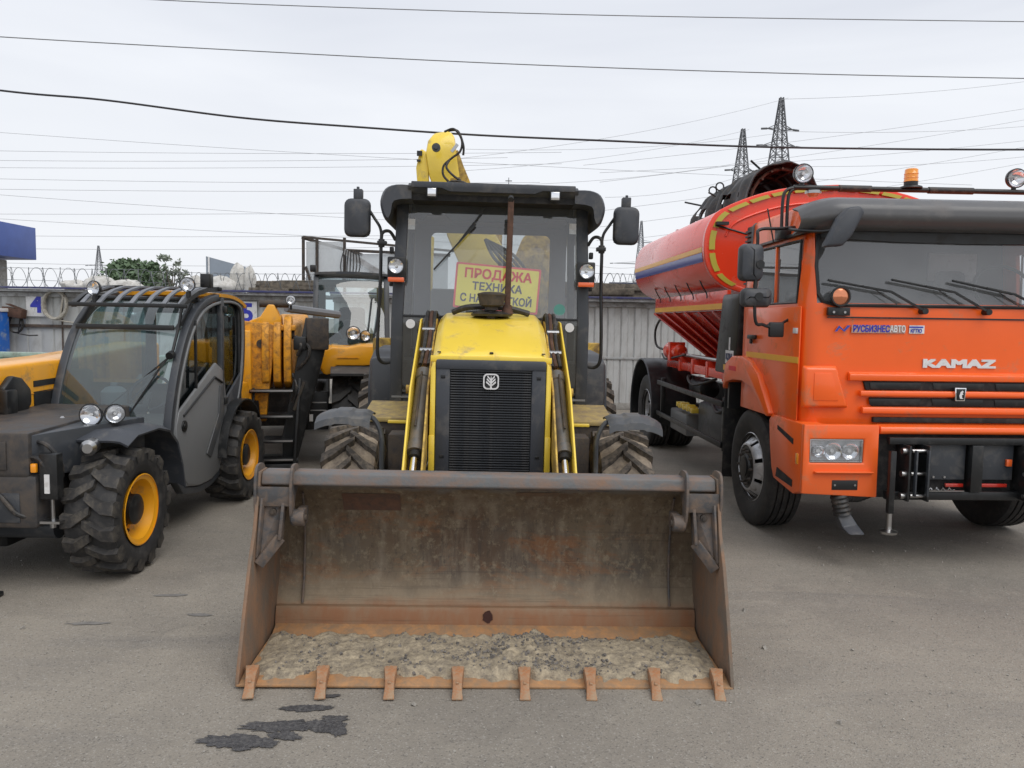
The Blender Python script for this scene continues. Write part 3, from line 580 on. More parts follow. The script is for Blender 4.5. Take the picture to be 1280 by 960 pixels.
    MB().add([(s_*.94,2.559,2.33),(s_*1.11,2.559,2.33),(s_*1.11,2.559,2.58),(s_*.94,2.559,2.58)],[(0,1,2,3)]).build('mirror_glass', M['mirror'], T)
    MB().tube(bez([(s_*.94,2.52,2.52),(s_*.90,2.52,2.46),(s_*.85,2.5,2.38),(s_*.838,2.5,2.28)],6),.011).build('mirror_arm', M['black'], T)
    MB().tube(bez([(s_*.74,2.55,2.30),(s_*.78,2.52,2.36),(s_*.83,2.5,2.35),(s_*.842,2.5,2.28),(s_*.845,2.5,2.0),(s_*.86,2.5,1.6),(s_*.858,2.5,1.42),(s_*.82,2.52,1.36),(s_*.75,2.55,1.37)],7),.013).build('grab_rail', M['black'], T)
    MB().cyl((s_*.84,2.5,2.24),(s_*.84,2.5,2.30),.024,seg=12).box(*sorted((s_*.80,s_*.87)),2.47,2.53,2.255,2.285).build('mirror_clamp', M['black'], T, .004)
    for z_ in (2.20,2.10,1.95): MB().box(*sorted((s_*.755,s_*.785)),2.55,2.6,z_,z_+.05).build('door_hinge', M['black'], T, .006)
    # stickers
    MB().box(*sorted((s_*.592,s_*.645)),2.548,2.5495,2.385,2.465).build('paper_sticker', M['white'], T)
# front frame members and windscreen
MB().box(-.67,.67,2.50,2.54,1.715,1.735).build('screen_sill', M['black'], T, .004)
MB().add([(-.668,2.503,1.735),(.668,2.503,1.735),(.642,2.56,2.60),(-.642,2.56,2.60)],[(0,1,2,3)]).build('windscreen', M['glasst'], T, smooth=0)
MB().prism([(-.62,2.60),(-.62,2.49),(-.53,2.46),(-.50,2.50),(-.36,2.50),(-.32,2.46),(.40,2.46),(.44,2.50),(.56,2.50),(.60,2.46),(.62,2.49),(.62,2.60)],'y',2.575,2.60).build('sun_shade', M['dark'], T)
MB().box(-.70,.70,2.55,4.1,1.02,1.08).build('cab_floor', M['dark'], T)
MB().box(-.62,.62,2.52,2.56,1.03,1.12).build('front_sill', M['grey'], T)
# rear wall with window frame
MB().ring(rrect(-.70,.70,1.05,2.60,.02,3), rrect(-.55,.55,1.62,2.50,.05,3),'y',3.74,3.77).build('rear_frame', M['trim'], T)
MB().add([(-.55,3.755,1.62),(.55,3.755,1.62),(.55,3.755,2.50),(-.55,3.755,2.50)],[(0,1,2,3)]).build('rear_glass', M['glassr'], T, smooth=0)
MB().box(-.655,.655,2.60,4.1,2.56,2.58).build('headliner', M['trim'], T)
# seat, steering column
seat = MB().box(-.24,.24,3.1,3.55,1.30,1.44).box(-.22,.22,3.48,3.60,1.40,1.80).build('seat', M['dark'], T, .04)
MB().box(-.12,.12,3.48,3.57,1.82,1.92).build('headrest', M['dark'], T, .03)
MB().box(-.16,.16,2.62,2.80,1.08,1.62).build('dashboard', M['interior'], T, .04)
MB().tube([(0,2.78,1.6),(0,2.9,1.75)],.03).tube([(.19*math.cos(a*PI/10),2.92+.09*math.sin(a*PI/10),1.78+.16*math.sin(a*PI/10)) for a in range(21)],.013).build('steering_wheel', M['dark'], T)
MB().tube([(.3,2.9,1.2),(.31,2.88,1.75)],.012).tube([(-.42,3.3,1.2),(-.42,3.2,1.7)],.012).build('lever', M['dark'], T)
MB().box(.36,.62,3.2,3.9,1.1,1.6).build('side_console', M['interior'], T, .03)
# roof
def lobe(y, g): return [(x, y, z) for x, z in g]
rc = bezz([(.60,2.685),(.72,2.685),(.80,2.65),(.835,2.56),(.82,2.47),(.79,2.42),(.765,2.47),(.74,2.56),(.60,2.58)],3)
for s_ in (-1,1):
    L_ = []
    for y, sc, dz in ((2.30,.90,.0),(2.34,.985,0),(2.5,1,0),(3.9,1,.01),(4.15,.96,0),(4.2,.88,-.01)):
        L_.append([(s_*(.60+(x-.60)*sc), y, 2.57+(z-2.57)*sc+dz) for x, z in rc])
    MB().loops(L_).build('roof_lobe', M['plastic'], T, smooth=60)
MB().prism([(2.27,2.668),(2.29,2.645),(2.36,2.60),(4.18,2.60),(4.18,2.70),(2.9,2.715),(2.32,2.695)],'x',-.625,.625).build('roof_panel', M['plastic'], T, .008)
MB().prism([(-.60,2.62),(-.60,2.575),(.60,2.575),(.60,2.62)],'y',2.33,2.56).build('roof_underside', M['blackm'], T)
MB().prism([(-.60,2.70),(-.60,2.655),(-.38,2.655),(-.32,2.632),(.30,2.632),(.36,2.655),(.60,2.655),(.60,2.70)],'y',2.262,2.33).build('roof_brow', M['plastic'], T, .006)
# wiper
wp = [(-.08,2.50,2.50),(-.22,2.47,2.30)]
MB().bar((-.06,2.53,2.56),(-.25,2.49,2.30),.014,.010).build('wiper_arm', M['black'], T)
MB().bar((-.13,2.492,2.43),(-.44,2.482,2.08),.020,.012).build('wiper_blade', M['black'], T)
# sale placard standing behind the glass
pb = thing('x','x','x'); pb.name = 'sale_sign'
# oil sticker
MB().cyl((.53,2.508,1.80),(.53,2.505,1.80),.045,seg=20).build('round_sticker', mat('green_sticker',(.10,.3,.25),.6), T)
# ---- axle, fenders, wheels
for s_ in (-1,1):
    wheel_tyre(T, s_*.90, 1.80, .485, .35, .235, M['rubberm'], M['rubberl'], 17, .038, .14, .42, .15)
    rim_dish(T, s_*.90, 1.80, .485, .235, .15, .12, M['yellowd'], s_)
    wheel_tyre(T, s_*.93, 3.80, .60, .44, .30, M['rubberm'], M['rubberl'], 20, .045, .12, .42, .15)
    rim_dish(T, s_*.93, 3.80, .60, .30, .20, .15, M['yellowd'], s_, hub_r=.12)
    # front mudguard: angular plastic hood over the tyre
    pr = [(1.235,1.045),(1.245,1.085),(1.31,1.118),(1.42,1.125),(1.47,1.122),(1.52,1.11)]
    def fg(u, v):
        i = u*5; k = min(int(i),4); f = i-k; y = pr[k][0]*(1-f)+pr[k+1][0]*f; z = pr[k][1]*(1-f)+pr[k+1][1]*f
        x = .735+.340*v; edge = max(0,(v-.72)/.28); e2 = max(0,(.12-v)/.12)
        return (s_*x, y+.03*edge, z-.035*edge**1.5-.02*e2+(.010 if .35<v<.68 else 0))
    MB().sheet(fg, 15, 16, .012*s_).build('front_mudguard', M['fender'], T, smooth=25)
    MB().tube(bez([(s_*.78,1.36,1.09),(s_*.72,1.35,1.07),(s_*.675,1.34,.97),(s_*.672,1.34,.8),(s_*.672,1.34,.45)],6),.017).build('mudguard_bracket', M['grey'], T)
    MB().box(*sorted((s_*.42,s_*.70)),1.86,1.9,.98,1.0).build('side_box_lip', M['yellow'], T, .004)
    MB().prism([(2.0,1.0),(2.0,.97),(2.50,.97),(2.50,1.07)],'x',s_*.45,s_*.90).build('side_box_lid', mat('dusty_yellow_lid',(.42,.31,.10),.7,0,(.22,.17,.11),.6,6,.2), T, .006)
    MB().box(*sorted((s_*.46,s_*.88)),2.02,2.48,.60,.97).build('side_box', M['dirty'], T, .01)
    MB().box(*sorted((s_*.42,s_*.66)),1.55,1.75,.40,.95).build('chassis_plate', M['dirty'], T, .01)
    MB().cyl((s_*.69,1.8,.485),(s_*.86,1.8,.485),.12,seg=20).build('hub_reduction', M['dirty'], T)
MB().cyl((-.70,1.8,.485),(.70,1.8,.485),.085,seg=16).box(-.18,.18,1.65,1.95,.35,.62).build('front_axle', M['dirty'], T, .01)
MB().box(-.32,.32,1.42,4.3,.45,.80).build('chassis', M['dirty'], T, .01)
MB().cyl((-.75,3.80,.60),(.75,3.80,.60),.14,seg=18).build('rear_axle', M['dirty'], T)
MB().box(-.40,.40,1.45,2.5,.60,.76).build('engine_tray', M['dirty'], T)
# white bottle-shaped reflector hanging at the right mudguard
MB().rev([(.001,0),(.022,.1),(.026,.5),(.02,.9),(.001,1)],(1.01,1.7,.985),(1.01,1.7,1.075),14).build('side_marker', M['white'], T)
# ---- backhoe behind the cab
MB().box(-1.1,1.1,4.45,4.65,.55,.80).box(-.35,.35,4.45,4.8,.55,1.35).build('backhoe_frame', M['yellowd'], T, .02)
for s_ in (-1,1):
    MB().box(*sorted((s_*1.0,s_*1.18)),4.5,4.7,.25,1.5).build('stabiliser', M['yellowd'], T, .015)
    MB().box(*sorted((s_*.94,s_*1.24)),4.45,4.75,.02,.10).build('stabiliser_foot', M['dirty'], T, .02)
BS = [((.38,4.9,1.15),.20,.22),((.26,5.0,1.6),.26,.30),((.02,5.15,2.2),.27,.30),((-.22,5.2,2.65),.24,.28),((-.36,5.2,2.95),.18,.28),((-.50,5.15,3.25),.16,.28),((-.54,5.1,3.48),.16,.24),((-.54,5.08,3.62),.14,.18),((-.54,5.08,3.70),.08,.12)]
MB().loops([[(c[0]-w,c[1]-d,c[2]-.2*w),(c[0]+w,c[1]-d,c[2]+.2*w),(c[0]+w,c[1]+d,c[2]+.2*w),(c[0]-w,c[1]+d,c[2]-.2*w)] for c,w,d in BS]).build('boom', M['yellow'], T, .03)
MB().loops([[(x-w,5.62+y,z) for x,y in ((0,0),(2*w,0),(2*w,.26),(0,.26))] for x,w,z in ((.30,.11,.7),(.22,.13,1.6),(.1,.14,2.2),(-.25,.15,2.75),(-.48,.14,3.1))]).build('dipper_arm', M['yellowd'], T, .02)
MB().prism([(-.78,3.08),(-.80,3.30),(-.765,3.48),(-.74,3.50),(-.68,3.46),(-.66,3.1)],'y',4.9,5.0).build('boom_bracket', M['yellow'], T, .01)
MB().prism([(-.22,3.16),(-.30,3.34),(-.36,3.50),(-.44,3.45),(-.44,3.1)],'y',4.88,4.98).build('link_plate', M['yellowd'], T, .01)
MB().cyl((-.58,4.75,3.48),(-.58,4.72,3.48),.045,seg=16).cyl((-.58,4.72,3.48),(-.58,4.70,3.48),.022,seg=6).build('boom_pin', M['grey'], T)
MB().box(-.79,-.735,4.86,4.89,3.42,3.47).box(-.79,-.75,4.86,4.89,3.36,3.38).build('boom_cap', M['black'], T)
for i,p in enumerate([[(-.50,4.80,3.66),(-.40,4.76,3.68),(-.32,4.76,3.58),(-.33,4.76,3.46),(-.42,4.75,3.38),(-.50,4.75,3.30),(-.50,4.75,3.20),(-.42,4.76,3.12)],
      [(-.46,4.80,3.67),(-.36,4.76,3.66),(-.30,4.76,3.52),(-.30,4.78,3.42)],
      [(-.44,4.74,3.36),(-.47,4.72,3.28),(-.40,4.72,3.20),(-.32,4.72,3.15)],
      [(-.52,4.74,3.10),(-.40,4.72,3.14),(-.28,4.72,3.13),(-.20,4.74,3.06)]]):
    MB().tube(bez(p,8),.012).build('boom_hose', M['hose'], T)
MB().bar((-.42,4.73,3.44),(-.36,4.73,3.52),.03,.03).build('hose_fitting', M['steel'], T)
MB().prism([(.42,1.3),(.62,1.3),(.66,1.9),(.60,2.42),(.44,2.40),(.38,2.0)],'y',4.55,4.75).build('swing_post', M['yellowd'], T, .02)
MB().box(-.60,-.30,4.5,4.7,1.3,2.02).build('valve_cover', M['grey'], T, .03)
MB().prism([(.02,1.9),(.60,1.8),(.74,2.15),(.66,2.62),(.52,2.74),(.36,2.62),(.22,2.25)],'y',5.0,5.25).build('digging_bucket', M['yellowd'], T, .03)
MB().prism([(-.72,1.5),(-.60,1.5),(-.58,2.55),(-.70,2.6)],'y',4.6,4.7).build('hose_guide', M['yellow'], T, .01)
for k in range(5): MB().tube(bez([(.50-.08*k,4.5,1.6),(.30+.05*k,4.55,2.1-.04*k),(.05+.06*k,4.62,2.35),(-.05,4.7,2.55)],6),.018).build('boom_hose', M['hose'], T)
MB().box(-.08,.22,4.72,4.80,2.05,2.28).build('valve_bank', M['grey'], T, .02)
MB().tube([(-.06,5.3,1.7),(-.30,5.35,2.5)],.06).build('boom_cylinder', M['yellowd'], T)
for i in range(6): MB().tube(bez([(.15+.04*i,4.6,1.5),(.25-.03*i,4.75,1.9+.05*i),(.30-.05*i,4.8,2.15),(.1,4.85,2.3-.06*i)],6),.014).build('boom_hose', M['hose'], T)
# sale sign: separate thing
pb.parent = None; pb.location = (0,0,0)
tag(pb, 'yellow cardboard sale notice with red and dark Cyrillic letters behind the loader windscreen', 'sign')
pb.location = T.location + Vector((math.cos(R(2.3))*.06-math.sin(R(2.3))*2.62, math.sin(R(2.3))*.06+math.cos(R(2.3))*2.575, 1.955)); pb.rotation_euler = (R(0),R(4.2),R(2.3))
M['pinkf'] = M['pink']
MB().prism(rrect(-.33,.33,-.175,.175,.01,2),'y',.002,.008).build('card_edge', M['pink'], pb)
MB().prism(rrect(-.315,.315,-.16,.16,.008,2),'y',-.002,.003).build('card', M['signy'], pb)
text('red_lettering','ПРОДАЖА',.098,M['redt'],pb,(.0,-.003,.095),sx=1.02,fat=.0028,depth=.001)
text('dark_lettering','ТЕХНИКА',.082,M['ink'],pb,(.0,-.003,.0),sx=1.0,fat=.002,depth=.001)
text('dark_lettering','С НАРАБОТКОЙ',.082,M['ink'],pb,(.0,-.003,-.095),sx=.86,fat=.002,depth=.001)
# ================================================================ ORANGE TRUCK
K = thing('tanker_truck', 'orange and red road maintenance tanker truck parked on the right', 'truck', (3.25,5.5,0), 2.4, ry=-.3)
HW = 1.17
def fy(z):
    for a,b,c,d in ((.9,0,1.9,.0),(1.9,0,2.42,.10),(2.42,.10,2.60,.16),(2.60,.16,2.75,.34)):
        if z <= c: return b+(d-b)*max(0,(z-a))/(c-a)
    return .34
def hw(z): return HW-(0 if z < 1.9 else .05*(z-1.9)/.6)
colsx = [1.045,.7,.35,0,-.35,-.7,-1.045]
ys = [1.30,1.10,.62,.17]
def outline(z):
    f, w = fy(z), hw(z); P = [(-w, y, z) for y in ys]; P += [(-w,f+.13,z),(-w+.035,f+.055,z),(-1.09,f+.022,z)]
    P += [(-x, f+.018*(abs(x)/1.05)**2, z) for x in colsx]
    P += [(1.09,f+.022,z),(w-.035,f+.055,z),(w,f+.13,z)]+[(w, y, z) for y in ys[::-1]]
    return P
zr = [1.0,1.15,1.45,1.84,1.88,2.10,2.34,2.40,2.50,2.58]
nc = len(outline(1.0))-1
def cabf(u, v): return outline(zr[round(v*(len(zr)-1))])[round(u*nc)]
def skipf(i, j):
    z0 = zr[j]
    if i in (1,2) or i in (nc-2,nc-3): return 1.87 <= z0 < 2.33
    if 6 <= i <= nc-7: return 1.87 <= z0 < 2.39
    return False
cab = MB().sheet(cabf, nc, len(zr)-1, -.035, skipf).build('cab_shell', M['orange'], K, .006, 40)
rl = []
for z, e in ((2.58,0),(2.61,.05),(2.64,.16),(2.655,.38)):
    o_ = outline(2.58); cx, cy = 0, .70
    rl.append([(x*(1-e*.75), cy+(y-cy)*(1-e*.8)+(.02 if y < .5 else 0), z) for x, y, _ in o_])
MB().loops(rl).build('cab_roof', M['orange'], K, smooth=60)
MB().prism(rrect(-1.13,1.13,1.0,2.6,.05,3),'y',1.265,1.298).build('cab_rear_wall', M['interior'], K)
MB().box(-1.13,1.13,.1,1.26,1.02,1.06).build('cab_floor', M['dark'], K)
MB().box(-1.1,1.1,.06,.42,1.50,1.83).build('dashboard', M['dark'], K, .04)
for x0 in (-.62,.55):
    MB().box(x0-.26,x0+.26,.62,1.1,1.35,1.5).box(x0-.25,x0+.25,1.08,1.2,1.48,2.0).box(x0-.13,x0+.13,1.09,1.18,2.0,2.2).build('seat', M['interior'], K, .05)
MB().tube([(.55+.24*math.cos(a*PI/12),.42+.10*math.sin(a*PI/12),2.0+.20*math.sin(a*PI/12)) for a in range(25)],.014).build('steering_wheel', M['black'], K)
MB().box(.42,.85,1.235,1.25,2.12,2.36).build('bright_patch_panel', M['white'], K, .01)  # added white panel standing in for the bright sky patch in the windscreen
# glass
def wsf(u, v):
    x = -1.085+2.17*u; z = 1.865+.55*v; return (x, fy(z)+.012+.02*(abs(x)/1.05)**4, z)
MB().sheet(wsf, 20, 6).build('windscreen', M['glassk'], K, smooth=60)
def seal(pts, r, name, m): return MB().tube(pts, r, 6).build(name, m, K)
def wp(u, v, d=-.012):
    p = wsf(u, v); return (p[0], p[1]+d, p[2])
seal([wp(.02,1),wp(.005,.8),wp(0,.5),wp(.003,.15),wp(.02,.04),wp(.06,0)]+[wp(k/20,0) for k in range(2,19)]+[wp(.94,0),wp(.98,.04),wp(.997,.15),wp(1,.5),wp(.98,1)], .013, 'screen_seal', M['black'])
MB().prism([(-1.06,2.42),(-1.06,2.345),(-.5,2.322),(0,2.316),(.5,2.322),(1.06,2.345),(1.06,2.42)],'y',.075,.085).build('screen_shade_band', M['black'], K)
for s_ in (-1,1):
    MB().add([(s_*1.158,1.10,1.88),(s_*1.158,.17,1.88),(s_*1.14,.17,2.34),(s_*1.14,1.10,2.34)],[(0,1,2,3)]).build('door_glass', M['glassk'], K, smooth=0)
    MB().bar((s_*1.165,.60,1.88),(s_*1.145,.66,2.34),.02,.02).build('window_divider', M['orange'], K, .003)
    seal([(s_*1.168,1.10,1.885),(s_*1.168,.18,1.885),(s_*1.15,.19,2.335),(s_*1.15,1.09,2.335),(s_*1.168,1.10,1.885)], .010, 'window_seal', M['black'])
    # door panel, proud of the shell by a few mm with an open gap round it
    dp = [(.075,1.03),(.075,1.855),(1.16,1.855),(1.16,1.40),(.86,1.36),(.62,1.2),(.52,1.03)]
    MB().prism(dp,'x',s_*1.171,s_*1.183).build('door', M['orange'], K, .006)
    MB().prism([(.075,1.445),(.075,1.49),(1.16,1.49),(1.16,1.445)],'x',s_*1.184,s_*1.187).build('yellow_door_tape', M['stripey'], K)
    h_ = MB().box(*sorted((s_*1.184,s_*1.215)),.92,1.08,1.60,1.635).build('door_handle', M['black'], K, .008)
    MB().box(*sorted((s_*1.184,s_*1.20)),1.02,1.06,1.56,1.60).build('door_lock', M['black'], K, .004)
    MB().box(*sorted((s_*1.184,s_*1.195)),.10,.17,1.66,1.70).build('side_badge', M['white'], K, .002)
    MB().tube(bez([(s_*1.18,.30,1.76),(s_*1.30,.26,1.70),(s_*1.36,.22,1.72)],5),.010).build('mirror_stay', M['black'], K)
    MB().box(*sorted((s_*1.26,s_*1.37)),.16,.20,1.63,1.74).build('repeater_lamp', M['black'], K, .012)
    MB().prism([(.0,2.39),(.13,2.40),(1.15,2.385),(1.16,2.365),(.13,2.375)],'x',s_*1.12,s_*1.165).build('rain_gutter', M['black'], K, .003)
# front panel work
MB().prism([(-1.02,1.775),(-1.02,1.785),(1.02,1.785),(1.02,1.775)],'y',-.006,.004).build('panel_gap', M['black'], K)
MB().prism([(-.0015,1.33),(-.03,1.335),(-.03,1.375),(-.004,1.395),(.005,1.395),(.005,1.33)],'x',-.80,.80).build('grille_ledge', M['orange'], K, .006).location.x = -.05
for z0, w in ((1.266,.69),(1.150,.64)):
    MB().prism([(-w,z0+.062),(-w+.02,z0),(w-.02,z0),(w,z0+.062)],'y',-.012,.01).build('grille_slot', M['blackm'], K, .003).location.x = -.05
    for k in range(-1,2): MB().prism([(.46*k-.19,z0+.055),(.46*k-.18,z0+.008),(.46*k+.18,z0+.008),(.46*k+.19,z0+.055)],'y',-.018,-.012).build('grille_insert', M['black'], K, .004).location.x = -.05
MB().prism([(-.005,1.222),(-.038,1.222),(-.042,1.235),(-.036,1.262),(-.005,1.264)],'x',-.72,.72).build('grille_bar', M['orange'], K, .007).location.x = -.05
MB().prism([(-.005,1.095),(-.040,1.10),(-.042,1.12),(-.034,1.146),(-.005,1.148)],'x',-.70,.70).build('grille_bar', M['orange'], K, .007).location.x = -.05
MB().box(-.66,.66,-.022,.02,1.035,1.072).build('lower_slot', M['blackm'], K, .004)
for s_ in (-1,1):
    MB().loops([[(s_*x,y,z) for x,z in q] for y,q in ((.0,[(1.19,1.13),(1.19,1.44),(.94,1.44),(.84,1.13)]),(-.035,[(1.165,1.15),(1.165,1.415),(.95,1.415),(.865,1.15)]))]).build('corner_blister', M['orange'], K, .012)
    MB().prism([(s_*1.11,1.19),(s_*1.11,1.385),(s_*.985,1.385),(s_*.93,1.19)],'y',-.040,-.0345).build('blister_panel', M['orange'], K, .004)
    # wheel arch and lower corner of the cab
    ap = [(1.66,1.24),(1.60,1.36),(1.42,1.43),(1.16,1.44),(1.0,1.42),(.80,1.33),(.66,1.18),(.56,1.0),(.50,.75),(.47,.53),(.05,.50),(-.06,.53),(-.06,1.03),(.40,1.03),(.50,1.16),(.60,1.28)]
    arch = [(1.66,1.24),(1.60,1.37),(1.42,1.44),(1.16,1.45),(.98,1.42),(.78,1.32),(.62,1.16),(.50,1.03),(.55,1.0),(.64,1.02),(.76,1.12),(.92,1.20),(1.16,1.235),(1.40,1.225),(1.58,1.19),(1.66,1.12)]
    MB().prism(arch,'x',s_*1.05,s_*1.225).build('wheel_arch', M['orange'], K, .018)
    MB().box(*sorted((s_*1.05,s_*1.19)),1.56,1.60,.95,1.2).build('arch_liner', M['black'], K)
    MB().prism([(1.48,1.31),(1.48,1.35),(1.30,1.35),(1.30,1.31)],'x',s_*1.2255,s_*1.229).build('arch_badge', M['redt'], K)
    cp = [(-.075,.545),(-.075,1.03),(.50,1.03),(.55,.98),(.52,.80),(.47,.62),(.42,.54),(.05,.50)]
    MB().prism(cp,'x',s_*1.04,s_*1.20).build('bumper_corner', M['orange'], K, .015)
    MB().prism([(.06,.90),(.36,.96),(.36,.93),(.06,.86)],'x',s_*1.195,s_*1.204).build('step_recess', M['blackm'], K)
    MB().prism([(.05,.60),(.34,.64),(.36,.57),(.05,.55)],'x',s_*1.195,s_*1.204).build('step_recess', M['blackm'], K)
    MB().prism([(.0,.73),(.0,.81),(-.04,.81),(-.04,.73)],'x',s_*1.198,s_*1.206).build('side_marker', M['aml'], K, .003)
    # bumper front, built round the headlight recess
    MB().ring([(s_*1.20,.535),(s_*.655,.51),(s_*.66,1.03),(s_*1.20,1.03)], [(s_*1.15,.755),(s_*.765,.755),(s_*.765,.925),(s_*1.15,.925)],'y',-.115,-.07).build('bumper_front', M['orange'], K, .012)
    MB().box(*sorted((s_*.76,s_*1.155)),-.075,-.06,.75,.93).build('headlight_back', M['black'], K)
    hl = MB().ring([(s_*1.148,.757),(s_*.767,.757),(s_*.767,.923),(s_*1.148,.923)], [(s_*1.138,.767),(s_*.777,.767),(s_*.777,.913),(s_*1.138,.913)],'y',-.104,-.074).build('headlight', M['steel'], K, .002)
    for cx, r in ((.86,.062),(.985,.066),(1.085,.045)):
        MB().rev([(.002,0),(r*.5,.1),(r*.85,.5),(r,1)],(s_*cx,-.076,.84),(s_*cx,-.104,.84),22,False).build('reflector', M['lens'], hl)
        MB().cyl((s_*cx,-.078,.84),(s_*cx,-.096,.84),.014,seg=10).build('bulb', M['white'], hl)
    MB().box(*sorted((s_*.78,s_*1.136)),-.081,-.077,.769,.911).build('reflector_plate', M['silver'], hl)
    MB().box(*sorted((s_*.776,s_*1.139)),-.108,-.105,.766,.914).build('headlight_lens', M['lensg'], hl, .002)
    MB().prism([(-.115,.700),(-.150,.70),(-.150,.69),(-.115,.675)],'x',s_*.70,s_*1.12).build('bumper_ledge', M['orange'], K, .005)
    MB().box(*sorted((s_*.80,s_*.985)),-.119,-.114,.565,.635).build('tow_hatch', M['black'], K, .006)
    for zz in (.60,): MB().cyl((s_*.82,-.122,zz),(s_*.82,-.118,zz),.008,seg=6).cyl((s_*.965,-.122,zz),(s_*.965,-.118,zz),.008,seg=6).build('hatch_screw', M['steel'], K)
MB().prism([(-.05,.955),(-.11,.965),(-.12,.985),(-.11,1.015),(-.04,1.03)],'x',-.652,.652).build('bumper_top_rail', M['orange'], K, .008)
MB().box(-.66,.66,-.05,.0,.50,.96).build('bumper_back', M['blackm'], K)
# plough mounting frame
MB().box(-.60,.60,-.145,-.10,.895,.945).box(-.60,.60,-.14,-.09,.50,.56).build('mount_beam', M['black'], K, .006)
for x0 in (-.50,-.36): MB().box(x0-.008,x0+.008,-.24,-.06,.51,.90).build('mount_plate', M['black'], K, .004)
for x0 in (.36,.50): MB().box(x0-.008,x0+.008,-.24,-.06,.51,.90).build('mount_plate', M['black'], K, .004)
MB().box(-.01,.075,-.16,-.09,.561,.894).build('mount_post', M['black'], K, .008)
MB().box(-.33,-.02,-.10,-.07,.64,.894).box(.085,.33,-.10,-.07,.64,.894).build('mount_panel', M['grey'], K, .004)
MB().box(-.15,-.02,-.095,-.075,.585,.61).box(.09,.30,-.095,-.075,.585,.61).build('red_bar', M['redd'], K, .003)
MB().box(.27,.31,-.12,-.10,.74,.79).build('small_marker', M['orl'], K, .003)
for s2 in (-1,1):
    for z0 in (.86,.70,.545):
        MB().cyl((s2*.34,-.20,z0),(s2*.47,-.20,z0),.014,seg=12).cyl((s2*.49,-.20,z0),(s2*.54,-.20,z0),.022,seg=12).build('mount_pin', M['steel'], K)
    for x0 in (.375,.462): MB().bar((s2*x0,-.245,.55),(s2*x0,-.245,.87),.012,.03).build('pin_strap', M['grey'], K, .002)
for x0 in (-.25,-.17): MB().cyl((x0,-.11,.66),(x0,-.10,.66),.008,seg=8).build('mount_screw', M['steel'], K)
mb = MB().tube([(-.34+.008*k,-.15+.012*math.sin(k*1.1),.585+.012*math.cos(k*1.1)) for k in range(28)],.004,5); mb.build('spring', M['steel'], K)
MB().box(-.32,-.05,-.155,-.14,.566,.572).build('mount_edge', M['steel'], K)
# jack stand
MB().box(-.625,-.585,-.22,-.18,.42,.86).build('stand_tube', M['black'], K, .004)
MB().cyl((-.605,-.2,.30),(-.605,-.2,.45),.018,seg=12).rev([(.02,0),(.055,.05),(.06,.35),(.02,.6),(.018,1)],(-.605,-.2,.275),(-.605,-.2,.33),20).build('stand_foot', M['steel'], K)
# spray hose and nozzle under the bumper
hp = bez([(-.60,.1,.50),(-.74,.0,.49),(-.85,-.05,.50),(-.90,-.06,.46)],8)
MB().tube(hp,[.035+.005*(k%2) for k in range(len(hp))],12).build('corrugated_hose', M['black'], K)
MB().rev([(.055+.008*(k%2),k/9) for k in range(10)],(-.905,-.06,.52),(-.875,-.07,.38),14).build('rubber_boot', M['hose'], K)
MB().loops([[(-.93,-.10,.39),(-.83,-.10,.39),(-.83,-.02,.39),(-.93,-.02,.39)],[(-.90,-.13,.30),(-.79,-.13,.32),(-.79,-.04,.32),(-.90,-.04,.30)],[(-.89,-.22,.27),(-.775,-.22,.27),(-.775,-.05,.27),(-.89,-.05,.27)]]).build('spray_nozzle', M['plastic'], K, .01)
# badges and lettering
text('maker_lettering','КАМАZ'.replace('К','K').replace('А','A').replace('М','M'),.080,M['white'],K,(-.05,-.004,1.458),sx=1.95,depth=.004,fat=.004,shear=.0)
eb = MB().prism([(-.042,1.292),(-.035,1.196),(.035,1.196),(.042,1.292)],'y',-.055,-.035).build('emblem', M['chrome'], K, .004); eb.location.x = -.055
MB().prism([(-.033,1.284),(-.027,1.204),(.027,1.204),(.033,1.284)],'y',-.059,-.0545).build('emblem_field', M['black'], eb, .002)
MB().prism([(-.006,1.215),(-.012,1.235),(-.004,1.262),(.010,1.272),(.018,1.264),(.010,1.256),(.016,1.246),(.006,1.240),(.008,1.222),(.020,1.214)],'y',-.062,-.0585).build('emblem_figure', M['white'], eb)
def zig(x0, z0, s_, m, d): 
    return MB().prism([(x0,z0-.02),(x0+.03,z0+.022),(x0+.065,z0-.008),(x0+.09,z0+.024),(x0+.115,z0+.024),(x0+.07,z0-.022),(x0+.035,z0+.004),(x0+.018,z0-.02)],'y',d,d+.003).build('logo_mark', m, K)
zig(-.965,1.70,1,M['stripeb'],-.006)
text('dealer_lettering','РУСБИЗНЕС',.064,M['navy'],K,(-.700,-.005,1.70),sx=.69,fat=.0015,depth=.001)
text('dealer_lettering','АВТО',.064,M['white'],K,(-.510,-.006,1.70),sx=.66,fat=.0015,depth=.001)
MB().box(-.842,-.452,-.003,-.0005,1.672,1.728).build('lettering_ground', mat('pale_decal',(.50,.30,.24),.5), K)
MB().box(-.425,-.315,-.004,-.001,1.672,1.73).build('model_plate', M['white'], K)
MB().box(-.425,-.325,-.0055,-.0042,1.712,1.722).build('plate_line', M['navy'], K)
text('model_lettering','КГПО',.036,M['navy'],K,(-.375,-.006,1.690),sx=.85,fat=.0008,depth=.001)
